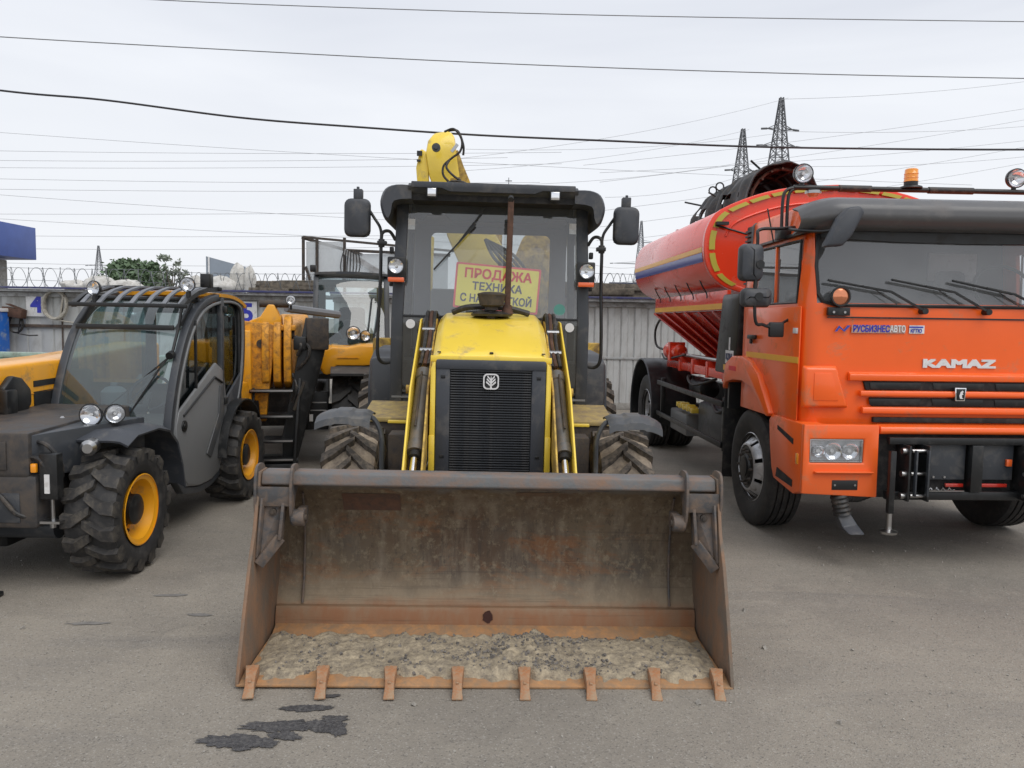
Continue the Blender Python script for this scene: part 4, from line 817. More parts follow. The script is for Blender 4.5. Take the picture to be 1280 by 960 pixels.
# wipers
for (bx0,bz0,bx1,bz1,ax,az) in ((-1.03,2.04,-.59,1.965,-.345,1.83),(-.572,2.05,-.135,1.97,.115,1.83),(-.131,2.05,.305,1.96,.565,1.83)):
    q = lambda x,z,d=0: (x, fy(z)-.03-d, z)
    MB().bar(q(bx0,bz0),q(bx1,bz1),.018,.016).build('wiper_blade', M['black'], K, .003)
    MB().bar(q(bx0*.45+bx1*.55,bz0*.45+bz1*.55,.012),q(bx1,bz1,.016),.014,.012).bar(q(bx1,bz1,.016),q(ax,az,.02),.016,.014).cyl(q(ax,az,.03),q(ax,az,-.03),.022,seg=12).build('wiper_arm', M['black'], K)
    MB().tube([q(bx1-.1,bz1+.01,.0),q(bx1+.05,bz1-.09,0)],.003,5).build('washer_tube', M['hose'], K)
# sun visor (long grey wing over the screen)
def vis(u, v):
    x = -1.21+2.42*u; e = (abs(x)/1.21)
    prof = [(.05,2.405),(-.04,2.42),(-.10,2.47),(-.095,2.535),(-.04,2.585),(.06,2.61)]
    i = v*5; k = min(int(i),4); f = i-k; y = prof[k][0]*(1-f)+prof[k+1][0]*f; z = prof[k][1]*(1-f)+prof[k+1][1]*f
    y += .16*max(0,(e-.8)/.2)**2; z -= .06*max(0,(e-.80)/.2)**2*(1 if v > .5 else .3)
    return (x, y, z)
MB().sheet(vis, 48, 15, .014).build('sun_visor', M['trimgrey'], K, smooth=60)
for x0 in (-.55,0,.55): MB().cyl((x0,-.10,2.50),(x0,-.085,2.50),.012,seg=8).build('visor_clip', M['black'], K)
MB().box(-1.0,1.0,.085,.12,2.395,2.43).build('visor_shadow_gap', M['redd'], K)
# mirrors
for s_ in (-1,1):
    MB().loops([[(s_*x,.20+dy,z) for x,z in rrect(1.44-e,1.61+e,2.03-e,2.30+e,.04,4)] for dy,e in ((-.10,-.05),(-.08,-.01),(-.03,0),(.02,-.005))]).build('mirror_head', M['plastic'], K, .004, 50)
    MB().loops([[(s_*x,.20+dy,z) for x,z in rrect(1.37-e,1.585+e,1.845-e,1.985+e,.035,4)] for dy,e in ((-.10,-.04),(-.08,-.01),(-.03,0),(.02,-.005))]).build('wide_mirror_head', M['plastic'], K, .004, 50)
    for z0 in (2.15,1.92): MB().cyl((s_*1.48,.09,z0),(s_*1.48,.12,z0),.03,seg=14).build('mirror_knob', M['black'], K)
    MB().tube(bez([(s_*1.16,.30,2.44),(s_*1.30,.24,2.42),(s_*1.47,.17,2.40),(s_*1.49,.14,2.30),(s_*1.49,.14,1.78),(s_*1.42,.16,1.72),(s_*1.34,.18,1.70)],6),.012).build('mirror_arm', M['black'], K)
    MB().loops([[(s_*x,y,z) for x,z in ((1.155,2.25),(1.02,2.26),(.955,2.34),(.88,2.49),(.91,2.53),(1.00,2.52),(1.06,2.45))] for y in (-.20,-.12)]).build('front_mirror', M['plastic'], K, .02, 45)
    MB().tube(bez([(s_*1.02,-.10,2.39),(s_*1.10,-.06,2.37),(s_*1.2,.08,2.39),(s_*1.22,.25,2.42)],6),.012).cyl((s_*1.02,-.13,2.39),(s_*1.02,-.06,2.39),.03,seg=12).build('front_mirror_arm', M['black'], K)
    # light bar ends
    for dx in (0,.04): MB().tube(bez([(s_*(1.18-dx),.5,2.40),(s_*(1.18-dx),.5,2.66),(s_*(1.155-dx),.5,2.74),(s_*(1.08-dx),.5,2.765)],6),.013).build('bar_bracket', M['black'], K)
    MB().box(*sorted((s_*1.10,s_*1.21)),.44,.56,2.37,2.45).cyl((s_*1.08,.45,2.42),(s_*1.08,.55,2.42),.02,seg=10).box(*sorted((s_*1.02,s_*1.09)),.48,.52,2.40,2.44).build('bar_clamp', M['black'], K, .008)
    MB().tube([(s_*1.25,.62,2.62),(s_*1.2,.6,2.36)],.006).build('bar_cable', M['hose'], K)
MB().tube([(-1.10,.5,2.765),(1.10,.5,2.765)],.020,12).build('light_bar', M['black'], K)
MB().tube([(-.75,.5,2.765),(-.5,.5,2.765)],.026,12).tube([(-.05,.5,2.765),(.3,.5,2.765)],.026,12).build('bar_sleeve', M['hose'], K)
for x0 in (-1.04,.62):
    lamp(K, (x0,.47,2.865), .068, (-.12,-1,-.05), 'search_lamp', M['black'], .09)
    MB().cyl((x0,.50,2.765),(x0,.50,2.80),.018,seg=10).build('lamp_foot', M['black'], K)
MB().rev([(.085,0),(.08,.25),(.05,.45),(.05,1)],(-.19,.5,2.775),(-.19,.5,2.825),20).build('beacon_foot', M['black'], K)
bc = MB().rev([(.052,0),(.052,.08),(.049,.1),(.049,.28),(.052,.3),(.049,.34),(.049,.55),(.052,.58),(.049,.62),(.047,.92),(.035,1),(.001,1)],(-.19,.5,2.825),(-.19,.5,2.925),24).build('amber_beacon', M['aml'], K)
MB().rev([(.03,0),(.05,.5),(.06,.5),(.06,1)],(-.94,.52,2.70),(-.94,.52,2.745),14).build('roof_marker', M['steel'], K)
# round cornering mirror at the screen corner
c_ = MB().rev([(.001,0),(.04,.0),(.068,.6),(.070,1),(.060,1),(.058,.8),(.001,.8)],(-.95,.01,1.925),(-.95,-.05,1.925),24,False).build('kerb_mirror', M['black'], K)
MB().rev([(.058,0),(.03,.8),(.001,1)],(-.95,-.040,1.925),(-.95,-.052,1.925),24,False).build('mirror_glass', mat('orange_reflection_mirror',(.75,.28,.15),.12,.8), c_)  # orange reflection put into the mirror glass as its own colour
MB().box(-1.03,-.87,-.03,.0,1.79,1.85).box(-.96,-.94,-.03,-.01,1.85,1.89).build('mirror_bracket', M['black'], K, .006)
for x0 in (-.99,-.91): MB().cyl((x0,-.035,1.815),(x0,-.03,1.815),.009,seg=8).build('bracket_screw', M['steel'], K)
# ---- wheels
def truck_wheel(cx, cy, s_, dual=False, bulge=.035):
    RR = .50
    wheel_tyre(K, s_*cx, cy, RR, .28, .275, M['rubberk'], M['rubberk'], groove=True)
    if dual: wheel_tyre(K, s_*(cx-.33), cy, RR, .28, .275, M['rubberk'], M['rubberk'], groove=True)
    xo = s_*.125
    rm = MB().rev([(.290,0),(.297,.03),(.285,.12),(.272,.22),(.262,.32)],(xo,0,0),(xo-s_*.16,0,0),48,False)
    pr = [(.262,.05),(.25,.035),(.20,-bulge+.005),(.185,-bulge)] if not dual else [(.262,.05),(.25,.10),(.16,.13),(.15,.13)]
    # dish with oval hand holes
    nseg = 80
    def df(u, v):
        a = u*2*PI; k = v*3; i = min(int(k),2); f = k-i; r = pr[i][0]*(1-f)+pr[i+1][0]*f; x = pr[i][1]*(1-f)+pr[i+1][1]*f
        return (xo-s_*x, -r*math.sin(a), r*math.cos(a))
    rm.sheet(df, nseg, 9, .008*s_, lambda i,j: (i % 10 in (4,5)) and j in (2,3,4,5))
    o = rm.build('rim', M['silver'], K, smooth=40); o.location = (s_*cx, cy, .50)
    x1 = xo-s_*pr[3][1]
    MB().rev([(.262,0),(.001,0)],(x1-s_*.07,0,0),(x1-s_*.06,0,0),32,False).build('brake_drum', M['blackm'], o)
    MB().rev([(.19,0),(.19,.12),(.165,.15),(.11,.2),(.10,.45),(.085,.5),(.085,.6),(.06,.65),(.001,.65)],(x1-s_*.01,0,0),(x1+s_*(.06 if not dual else .12),0,0),32,False).build('hub', M['black'], o)
    nm = MB().rev([(.013,0),(.013,.7),(.008,1)],(0,0,0),(s_*.03,0,0),8).mesh('wheel_nut', M['dirty'])
    for k in range(10): put(nm,'wheel_nut',o,(x1+s_*.002,.145*math.cos(k*PI/5),.145*math.sin(k*PI/5)))
for s_ in (-1,1):
    truck_wheel(1.005, 1.10, s_)
    truck_wheel(1.00, 5.35, s_, True)
    af = arc(5.35,.52,.70,-12,192,18)
    def rf(u, v): 
        i = u*18; k = min(int(i),17); f = i-k; return (s_*(.62+.58*v), af[k][0]*(1-f)+af[k+1][0]*f, (af[k][1]*(1-f)+af[k+1][1]*f)*(1 if True else 1))
    MB().sheet(rf, 36, 6, .012*s_).build('rear_mudguard', M['black'], K, smooth=50)
    MB().tube([(s_*1.2,a,b) for a,b in af],.014).build('mudguard_rim', M['grey'], K)
    MB().box(*sorted((s_*.86,s_*1.17)),1.74,1.755,.28,1.2).build('mud_flap', M['blackm'], K, .004)
    for z0 in (.965,.57): MB().box(*sorted((s_*1.14,s_*1.165)),1.85,4.55,z0-.035,z0+.02).build('side_guard_rail', M['black'], K, .005)
    for y0 in (1.86,4.4): MB().box(*sorted((s_*1.08,s_*1.138)),y0,y0+.05,.5,1.02).build('guard_post', M['black'], K, .004)
    MB().box(*sorted((s_*.36,s_*.44)),-.02,6.3,.72,.98).build('chassis_rail', M['black'], K, .006)
MB().box(-.98,-.48,2.2,3.3,.42,.85).build('fuel_tank', M['grey'], K, .06)
MB().box(.48,.98,2.2,3.3,.42,.85).build('battery_box', M['black'], K, .03)
MB().box(-1.05,-.55,3.5,4.25,.40,.66).build('tool_tray', M['greyl'], K, .02)
mb = MB()
for k in range(8): mb.box(-1.06,-.96,3.25+.09*k,3.32+.09*k,.70+.01*(k%2),.755+.012*(k%3))
mb.build('yellow_valve_block', M['yellow'], K, .008)
MB().cyl((-.75,3.6,.95),(-.75,4.1,.95),.12,seg=20).build('air_cylinder', M['black'], K, .01)
MB().cyl((-.8,2.0,.85),(-.8,2.15,.85),.16,seg=18).build('air_cylinder', M['black'], K, .01)
for q in ([(-.9,1.95,1.1),(-.85,2.4,1.0),(-.7,2.9,1.05),(-.6,3.4,.95)],[(-.8,3.2,1.1),(-.95,3.6,1.0),(-.9,4.0,1.08),(-.6,4.4,1.0)],[(-.95,2.2,.92),(-1.0,2.5,.8),(-.95,2.9,.9)]): MB().tube(bez(q,6),.016).build('chassis_hose', M['hose'], K)
MB().cyl((-.9,1.12,.52),(.9,1.12,.52),.07,seg=14).cyl((-.9,5.35,.52),(.9,5.35,.52),.09,seg=14).build('axle', M['black'], K)
MB().box(-.45,.45,.2,1.7,.60,1.0).build('engine_block', M['blackm'], K, .02)
MB().box(-1.1,-.45,6.3,6.42,.84,.98).box(-1.12,-1.06,6.3,6.36,.74,.86).build('rear_bumper_bar', M['black'], K, .01)
# ---- spreader body and tank
tp = [(0,1.99),(-.78,2.02),(-1.10,2.11),(-1.25,2.28),(-1.285,2.52),(-1.24,2.70),(-1.13,2.83),(-.80,2.97),(-.45,3.05),(0,3.085)]
tpf = bezz(tp,3)
full = tpf + [(-x,z) for x,z in tpf[-2:0:-1]]
cz = 2.48
MB().loops([[(x*.965,2.155,cz+(z-cz)*.95) for x,z in full],[(x*.99,2.19,cz+(z-cz)*.985) for x,z in full],[(x,2.24,z) for x,z in full],[(x,4.1,z) for x,z in full],[(x,5.6,z) for x,z in full],[(x*.97,5.66,cz+(z-cz)*.96) for x,z in full]]).build('tank_shell', M['red'], K, smooth=40)
MB().ring([(x*1.012,cz+(z-cz)*1.015) for x,z in full],[(x*.94,cz+(z-cz)*.93) for x,z in full],'y',2.135,2.20).build('tank_front_rim', M['red'], K, .006, 50)
# embossed arch on the end plate
MB().tube([(x*.86,2.15,2.30+(z-2.3)*.80) for x,z in tpf[14:]]+[(-x*.86,2.15,2.30+(z-2.3)*.80) for x,z in tpf[:13:-1]],.012).build('end_plate_rib', M['red'], K)
# reflective tape dashes along the front rim
def seglen(a,b): return math.hypot(a[0]-b[0],a[1]-b[1])
ph = [(x*.975,cz+(z-cz)*.972) for x,z in tpf[5:]]+[(-x*.975,cz+(z-cz)*.972) for x,z in tpf[-2:4:-1]]
d_ = [0]
for a,b in zip(ph,ph[1:]): d_.append(d_[-1]+seglen(a,b))
def at(s0):
    for k in range(len(ph)-1):
        if d_[k+1] >= s0:
            f = (s0-d_[k])/(d_[k+1]-d_[k]); return (ph[k][0]*(1-f)+ph[k+1][0]*f, ph[k][1]*(1-f)+ph[k+1][1]*f)
    return ph[-1]
s0 = .02
while s0+.2 < d_[-1]:
    A = [at(s0+.19*k/5) for k in range(6)]
    q = A + [(x*.955,cz+(z-cz)*.945) for x,z in A[::-1]]
    MB().prism(q,'y',2.128,2.1345).build('reflective_tape', M['tapeg'], K); s0 += .225
for s_ in (-1,1):
    def stripe(z0,z1,nm,m,y0=2.26,y1=5.58):
        def X(z):
            for a,b in zip(tpf,tpf[1:]):
                if min(a[1],b[1]) <= z <= max(a[1],b[1]) and a[0] < -1: return a[0]+(b[0]-a[0])*(z-a[1])/(b[1]-a[1]+1e-9)
            return -1.28
        MB().sheet(lambda u,v:(s_*(-X(z0+(z1-z0)*v)+.004), y0+(y1-y0)*u, z0+(z1-z0)*v),1,5).build(nm, m, K, smooth=60)
    stripe(2.335,2.425,'blue_stripe',M['stripeb']); stripe(2.430,2.480,'yellow_stripe',M['stripey'])
    # hopper under the tank
    MB().prism([(2.0,1.86),(2.0,2.05),(5.05,2.05),(5.05,1.86)],'x',s_*1.06,s_*1.10).build('hopper_side', M['red'], K, .005)
    MB().prism([(2.0,1.868),(2.0,1.925),(5.04,1.925),(5.04,1.868)],'x',s_*1.101,s_*1.106).build('yellow_stripe', M['stripey'], K)
    MB().sheet(lambda u,v:(s_*(1.08-.60*v), 2.25+u*2.8-(.9*v*u), 1.84-.58*v), 6, 4, .02*s_).build('hopper_slope', M['redd'], K)
    for k in range(6):
        y0 = 2.5+.50*k; y1 = 2.38+.34*k
        MB().bar((s_*1.085,y0,1.85),(s_*.54,y1,1.27),.13,.022).build('hopper_rib', M['redd'], K, .006)
    for k in range(5):
        y0 = 2.6+.52*k; MB().tube(bez([(s_*1.19,y0+.1,2.22),(s_*1.16,y0+.05,2.12),(s_*1.12,y0+.02,2.04),(s_*1.13,y0-.04,1.99)],4),.007).build('tie_hook', M['black'], K)
MB().box(-.5,.5,2.25,4.7,1.18,1.30).build('hopper_floor', M['redd'], K)
MB().prism([(2.1,1.14),(2.1,1.20),(2.6,1.24),(5.0,1.24),(5.0,1.14)],'x',-.93,-.86).build('subframe_rail', M['red'], K, .006)
for k in range(4): MB().box(-.94,-.62,2.5+.6*k,2.58+.6*k,1.12,1.30).build('subframe_bracket', M['red'], K, .006)
MB().tube([(-.90,2.15,1.33),(-.90,4.4,1.33)],.022).build('hydraulic_pipe', M['steel'], K)
MB().rev([(.05,0),(.09,.05),(.09,.4),(.12,.45),(.12,.7),(.07,.75),(.07,1)],(-.92,4.3,1.36),(-.92,5.0,1.36),18).box(-1.02,-.82,4.5,4.6,1.24,1.48).build('auger_motor', M['red'], K)
MB().tube(bez([(-.92,5.0,1.36),(-.98,5.4,1.40),(-1.0,5.45,1.60),(-1.0,5.2,1.76),(-.98,4.9,1.80)],7),.016).tube(bez([(-.95,5.2,1.30),(-1.0,4.8,1.25),(-.98,4.3,1.30),(-.95,4.0,1.34)],6),.013).build('motor_hose', M['hose'], K)
# black bulkhead / cabinet between cab and tank
MB().loops([[(-1.18,y0,z),(-.55,y0,z),(-.55,y1,z),(-1.18,y1,z)] for z,y0,y1 in ((1.26,1.46,2.06),(1.95,1.40,1.90),(2.0,1.44,1.86))]).build('black_cabinet', M['black'], K, .02)
MB().box(-1.187,-1.182,1.50,1.72,1.36,1.48).build('white_sticker', M['white'], K)
tx = text('sticker_lettering','КДМ',.075,M['ink'],K,(-1.190,1.61,1.42),(PI/2,0,-PI/2),sx=1.0,fat=.002,depth=.001)
MB().box(-1.187,-1.182,1.60,1.63,1.485,1.60).build('white_sticker', M['white'], K)
MB().box(-1.19,-1.183,1.46,1.76,1.295,1.345).build('yellow_tape', M['stripey'], K)
MB().box(-1.06,-.70,1.36,1.62,2.00,2.60).build('air_intake', M['black'], K, .015)
iv = MB().box(-1.05,-.71,1.340,1.357,0,.018).mesh('intake_louvre', M['plastic'], smooth=0)
for k in range(12): put(iv,'intake_louvre',K,(0,0,2.08+.042*k))
iv = MB().box(-1.078,-1.062,1.37,1.61,0,.018).mesh('intake_louvre', M['plastic'], smooth=0)
for k in range(12): put(iv,'intake_louvre',K,(0,0,2.08+.042*k))
# hatch tunnel on top with torn black tarpaulin
def tarp(u, v):
    y = 3.05+2.35*u; a = PI*v; n_ = noise.noise((y*5, v*7, 1)); n2 = noise.noise((y*1.2, v*3, 4))
    r = .40+.03*n_+.03*math.sin(y*17+v*2); h = .50+.035*n_+.03*n2-(.05 if u > .9 else 0)-.03*math.sin(y*17)**2
    return (-.16-r*math.cos(a), y+.05*n2, 3.02+h*math.sin(a)**.8)
MB().sheet(tarp, 60, 26, .012, lambda i,j: (j <= 3 and noise.noise((i*.35,j*.8,8)) > .12 and i % 7 in (2,3,4))).build('black_tarpaulin', M['hose'], K, smooth=50)
for k in range(5): MB().tube([(-.16-.36*math.cos(a*PI/12), 3.16+.5*k, 3.0+.44*math.sin(a*PI/12)) for a in range(13)],.018).build('tunnel_hoop', M['rust'], K)
for k in range(4): MB().tube([(-.16-.35*math.cos(.8+k*.35),3.08,3.0+.43*math.sin(.8+k*.35)),(-.16-.35*math.cos(.8+k*.35),5.2,3.0+.43*math.sin(.8+k*.35))],.012).build('tunnel_bar', M['rust'], K)
MB().box(-.55,.40,2.95,5.35,2.98,3.06).build('hatch_curb', M['red'], K, .01)
for q in ([(-.40,5.2,3.32),(-.62,5.5,3.42)],[(-.30,3.4,3.46),(-.45,3.35,3.56)],[(-.45,4.6,3.36),(-.54,4.65,3.42)]): MB().tube(q,.012).build('latch_lever', M['black'], K)
for k in range(2): MB().tube([(-.44+.05*math.cos(a*PI/6),4.5+.3*k,3.47+.05*math.sin(a*PI/6)) for a in range(13)],.010).build('lifting_ring', M['black'], K)
MB().tube([(-1.20,2.12,2.68),(-.90,2.12,2.60),(-.3,2.12,2.60)],.010).box(-1.2,-1.08,2.08,2.13,2.68,2.71).build('front_cable', M['black'], K)
MB().box(-.75,-.70,5.4,5.46,2.96,3.03).build('rear_marker', M['redd'], K)
# ================================================================ COMPACT TELEHANDLER (left)
S = thing('compact_telehandler', 'small amber and black telehandler with curved windscreen parked at the left edge', 'telehandler', (-3.45,5.0,0), 0)
M['frm'] = mat('scuffed_charcoal_frame', (.036,.035,.036), .45, 0, (.10,.078,.06), .42, 3, .2)
OUT = bezz([(.80,.45),(.74,.62),(.74,.82),(.82,1.10),(.95,1.38),(1.12,1.62),(1.36,1.80),(1.70,1.885),(2.10,1.895),(2.33,1.80),(2.38,1.50),(2.33,1.15),(2.20,.85),(1.98,.55),(1.75,.33),(1.50,.25),(1.20,.25),(.95,.30)],3)
def inset(P, d):
    n = len(P); A = sum(P[i][0]*P[(i+1)%n][1]-P[(i+1)%n][0]*P[i][1] for i in range(n)); sg = 1 if A > 0 else -1; o = []
    for i in range(n):
        a, b, c = P[i-1], P[i], P[(i+1)%n]; d1 = Vector((c[0]-a[0], c[1]-a[1])).normalized(); o.append((b[0]-sg*d1.y*d, b[1]+sg*d1.x*d))
    return o
XR, XL = .87, .0
IN = inset(OUT, .055)
for x0, nm in ((XR,'side_frame'),(XL,'side_frame')):
    MB().ring(OUT, IN, 'x', x0-.05, x0+.012).build(nm, M['grey'], S, .006, 45)
IN2 = inset(OUT, .062); IN3 = inset(OUT, .085)
MB().ring(IN2, IN3, 'x', XR+.002, XR+.022).build('door_frame', M['greyl'], S, .004, 45)
# door lower panel, grey, moulded
dl = [(.90,1.02),(1.62,1.16),(1.66,1.00),(1.90,.95),(1.98,.80),(1.86,.50),(1.70,.38),(1.50,.31),(1.22,.31),(1.0,.37),(.87,.48),(.82,.66),(.82,.88)]
dl = [(.86,.96),(1.60,1.30),(1.78,1.22),(1.84,.90),(1.80,.55),(1.66,.38),(1.48,.31),(1.22,.31),(1.0,.36),(.87,.48),(.81,.66),(.81,.86)]
MB().prism(dl,'x',XR+.004,XR+.032).build('door_panel', M['greyl'], S, .012)
MB().prism([(.98,.90),(1.10,.92),(1.34,.62),(1.46,.60),(1.46,.56),(1.28,.55),(1.02,.83)],'x',XR+.031,XR+.036).build('door_crease', M['greyl'], S, .006) if False else None
MB().tube([(XR+.034,.92,.92),(XR+.036,1.55,1.18),(XR+.036,1.72,1.12)],.010).build('door_trim', M['black'], S)
MB().prism([(1.35,.55),(1.62,.85),(1.66,1.10),(1.74,1.10),(1.74,.82),(1.44,.50)],'x',XR+.030,XR+.044).build('door_moulding', M['fender'], S, .012)
MB().cyl((XR+.03,.93,.84),(XR+.044,.93,.84),.045,seg=20).cyl((XR+.04,.93,.84),(XR+.05,.93,.84),.025,seg=14).build('door_lock', M['black'], S, .004)
MB().prism([p for p in inset(OUT,.07)],'x',XR-.02,XR-.016).build('door_glass', M['glassd'], S, smooth=0)
MB().prism([p for p in inset(OUT,.07)],'x',XL,XL+.004).build('side_glass', M['glasss'], S, smooth=0)
MB().bar((XR+.01,1.74,.36),(XR+.005,1.78,1.86),.05,.05).build('door_post', M['grey'], S, .01)
MB().bar((XR+.02,1.20,1.04),(XR+.012,1.22,1.66),.02,.02).build('glass_divider', M['black'], S, .003)
for z0 in (1.76,.95,.55): MB().box(XR+.01,XR+.05,1.76,1.82,z0-.03,z0+.03).build('door_hinge', M['black'], S, .008)
MB().prism([(1.86,.95),(2.28,1.18),(2.20,.86),(1.98,.56),(1.88,.50)],'x',XR-.01,XR+.012).build('rear_lower_panel', M['plastic'], S, .006)
# inside handle bars seen through the glass
MB().tube(bez([(XR-.07,1.65,1.0),(XR-.08,1.68,1.5),(XR-.10,1.6,1.72)],5),.014).build('inner_grab_rail', M['stripey'], S)
# windscreen strip following the frame
fr = [p for p in OUT if p[0] < 1.50 and p[1] > .80 and p[1] < 1.86]
fr = sorted(set(fr), key=lambda p: p[1])
nf = len(fr)-1
MB().sheet(lambda u,v: (XL+.0+(XR-XL-.04)*u, fr[round(v*nf)][0]+.012-.045*math.sin(PI*u), fr[round(v*nf)][1]), 14, nf).build('windscreen', M['glasss'], S, smooth=60)
lo = [(.74,.84),(.735,.72),(.74,.60),(.80,.45)]
MB().sheet(lambda u,v: (XL-.03+(XR-XL+.03)*u, [p for p in lo][round(v*3)][0]-.045*math.sin(PI*u), lo[round(v*3)][1]), 12, 3, .02).build('scuttle_panel', M['black'], S, smooth=60)
MB().sheet(lambda u,v: (XL+.01+(XR-XL-.07)*u, .752+.06*v-.045*math.sin(PI*u), .84+.11*v), 10, 2).build('dark_screen_band', M['blackm'], S)
MB().tube([(XL,1.40,1.83),(XR-.03,1.40,1.83)],.022).build('front_header', M['black'], S)
MB().tube([(XL+.05,1.06,1.60),(XR-.08,1.06,1.60)],.004) 
# cab body, roof, rear
MB().box(XL,XR-.04,.80,2.2,.40,.46).build('cab_floor', M['black'], S)
MB().sheet(lambda u,v: (XL-.01+(XR-XL+.03)*u, 1.74+.66*v, 1.895+.035*math.sin(PI*u)*math.sin(PI*min(1,v*.7+.1))-.09*v**3), 10, 8, -.03).build('cab_roof', M['amber'], S, smooth=60)
MB().ring([(XL,.5),(XR,.5),(XR,1.82),(XL,1.82)],[(XL+.07,1.05),(XR-.07,1.05),(XR-.07,1.72),(XL+.07,1.72)],'y',2.26,2.30).build('rear_frame', M['black'], S, .006)
MB().box(.36,.72,1.55,1.95,.62,.78).box(.37,.71,1.90,2.0,.78,1.20).build('seat', M['dark'], S, .04)
MB().box(.30,.60,.80,1.0,.46,1.0).build('dashboard', M['dark'], S, .04)
MB().tube([(.54+.16*math.cos(a*PI/10),1.15+.08*math.sin(a*PI/10),1.07+.13*math.sin(a*PI/10)) for a in range(21)],.012).build('steering_wheel', M['dark'], S)
MB().tube([(.54,1.0,.9),(.54,1.15,1.07)],.025).build('steering_column', M['dark'], S)
MB().rev([(.09,0),(.095,.6),(.06,.8),(.025,.85),(.025,1)],(.37,.92,1.0),(.37,.92,1.17),18).build('washer_bottle', M['interior'], S)
MB().box(.44,.55,.80,.803,.93,.99).build('screen_sticker', M['blue'], S); MB().box(.455,.535,.797,.7995,.955,.975).build('screen_sticker_text', M['white'], S)
# roof guard: curved bars over the sloping roof glass
rg_ = [p for p in OUT if p[0] <= 1.75 and p[1] >= 1.55]; rg_ = sorted(set(rg_), key=lambda p: p[0])
def guard(x, d=.03): return [(x, a, b+d) for a, b in rg_]
for k in range(7):
    x = XL+.05+k*(XR-XL-.10)/6
    MB().loops([[(x+dx-.10*(a-1.08), a, b+dz) for dx,dz in ((-.018,0),(.018,0),(.018,.016),(-.018,.016))] for a, b in ((1.08,1.775),(1.20,1.835),(1.36,1.885),(1.56,1.92),(1.80,1.935))]).build('guard_bar', M['trim'], S, smooth=50)
for a, b in ((1.07,1.768),(1.80,1.93)): MB().box(XL-.05,XR+.01,a-.014,a+.014,b-.012,b+.02).build('guard_cross_bar', M['black'], S, .004)
for xx in (XL-.01,XR-.03): MB().loops([[(xx+dx, a, b+dz) for dx,dz in ((-.02,-.02),(.02,-.02),(.02,.02),(-.02,.02))] for a, b in ((1.07,1.77),(1.20,1.835),(1.36,1.885),(1.56,1.92),(1.80,1.935))]).build('guard_side_rail', M['black'], S)
for xx in (XR-.07,XL): MB().prism([(1.02,1.60),(1.14,1.68),(1.30,1.81),(1.30,1.75),(1.16,1.62)],'x',xx,xx+.03).build('guard_bracket', M['black'], S, .004)
# the visor strip under the guard
MB().box(XL+.02,XR-.08,1.03,1.045,1.58,1.62).build('screen_header_trim', M['black'], S, .003)
# wiper
MB().bar((.80,.93,1.38),(.40,.76,1.0),.010,.010).bar((.80,.93,1.38),(.46,.74,.90),.010,.010).build('wiper_arm', M['black'], S)
MB().bar((.76,.86,1.30),(.52,.72,.86),.016,.012).build('wiper_blade', M['black'], S)
MB().cyl((.81,.95,1.40),(.81,.90,1.385),.03,seg=12).build('wiper_boss', M['black'], S)
MB().tube(bez([(.86,1.02,1.75),(.84,1.0,1.6),(.82,.94,1.42)],5),.012).build('wiper_cable', M['black'], S)
# lamps on roof
lamp(S, (.13,1.10,1.90), .055, (-.2,-1,0), 'roof_lamp', M['black'], .06); MB().cyl((.13,1.12,1.78),(.13,1.12,1.86),.02,seg=10).build('lamp_foot', M['black'], S)
lamp(S, (.84,1.18,1.945), .055, (.2,-1,0), 'roof_lamp', M['black'], .06); MB().cyl((.84,1.20,1.80),(.84,1.20,1.90),.02,seg=10).build('lamp_foot', M['black'], S)
MB().box(.90,.98,1.28,1.36,1.93,2.04).build('roof_box', M['black'], S, .006)
# front lamps, mudguard, chassis
lamp(S, (.70,-.02,1.04), .068, (.05,-1,.05), 'front_lamp', M['black'], .07)
lamp(S, (.82,.06,1.04), .060, (.75,-1,.05), 'front_lamp', M['black'], .07)
MB().tube([(.70,.05,.97),(.72,.15,.90)],.016).build('lamp_stalk', M['black'], S)
mg = [(-.18,.885),(-.05,.935),(.25,.94),(.42,.90),(.54,.80),(.62,.62),(.66,.45)]
def mgf(u, v):
    i = u*6; k = min(int(i),5); f = i-k; return (.62+.40*v, mg[k][0]*(1-f)+mg[k+1][0]*f, mg[k][1]*(1-f)+mg[k+1][1]*f-.03*max(0,v-.85)/.15)
MB().sheet(mgf, 24, 8, -.015).build('front_mudguard', M['plastic'], S, smooth=45)
MB().prism([(-.48,.72),(-.48,.985),(.75,1.02),(.75,.60),(.2,.50),(-.10,.50),(-.3,.55)],'x',-.60,.58).build('front_frame', M['frm'], S, .02)
MB().add([(.58,-.45,.965),(.90,.30,.99),(.90,.30,.70),(.58,-.45,.70),(.50,-.44,.965),(.6,.30,.99),(.6,.30,.70),(.5,-.44,.70)],[(0,1,2,3),(4,5,1,0),(7,6,5,4),(3,2,6,7),(0,3,7,4),(1,5,6,2)]).build('frame_gusset', M['grey'], S, .006)
MB().prism([(-.48,.40),(-.48,.73),(.1,.73),(.0,.40)],'x',-.60,.62).build('axle_beam', M['frm'], S, .03)
MB().cyl((-.7,-.25,.36),(.62,-.25,.36),.075,seg=18).build('steering_cylinder', M['grey'], S)
MB().cyl((-.6,0,.415),(.75,0,.415),.10,seg=20).box(-.2,.25,-.2,.2,.20,.60).build('front_axle', M['black'], S, .02)
MB().rev([(.03,0),(.05,.1),(.05,.5),(.03,.6),(.03,1)],(.83,-.30,.865),(.76,-.05,.87),16).build('headlight_pod', M['steel'], S)
MB().box(.63,.74,-.47,-.40,.58,.86).build('service_panel', M['black'], S, .01); MB().box(.665,.695,-.476,-.470,.62,.735).build('service_sticker', M['white'], S)
MB().box(.585,.62,-.48,-.455,.745,.80).build('side_reflector', M['aml'], S, .006)
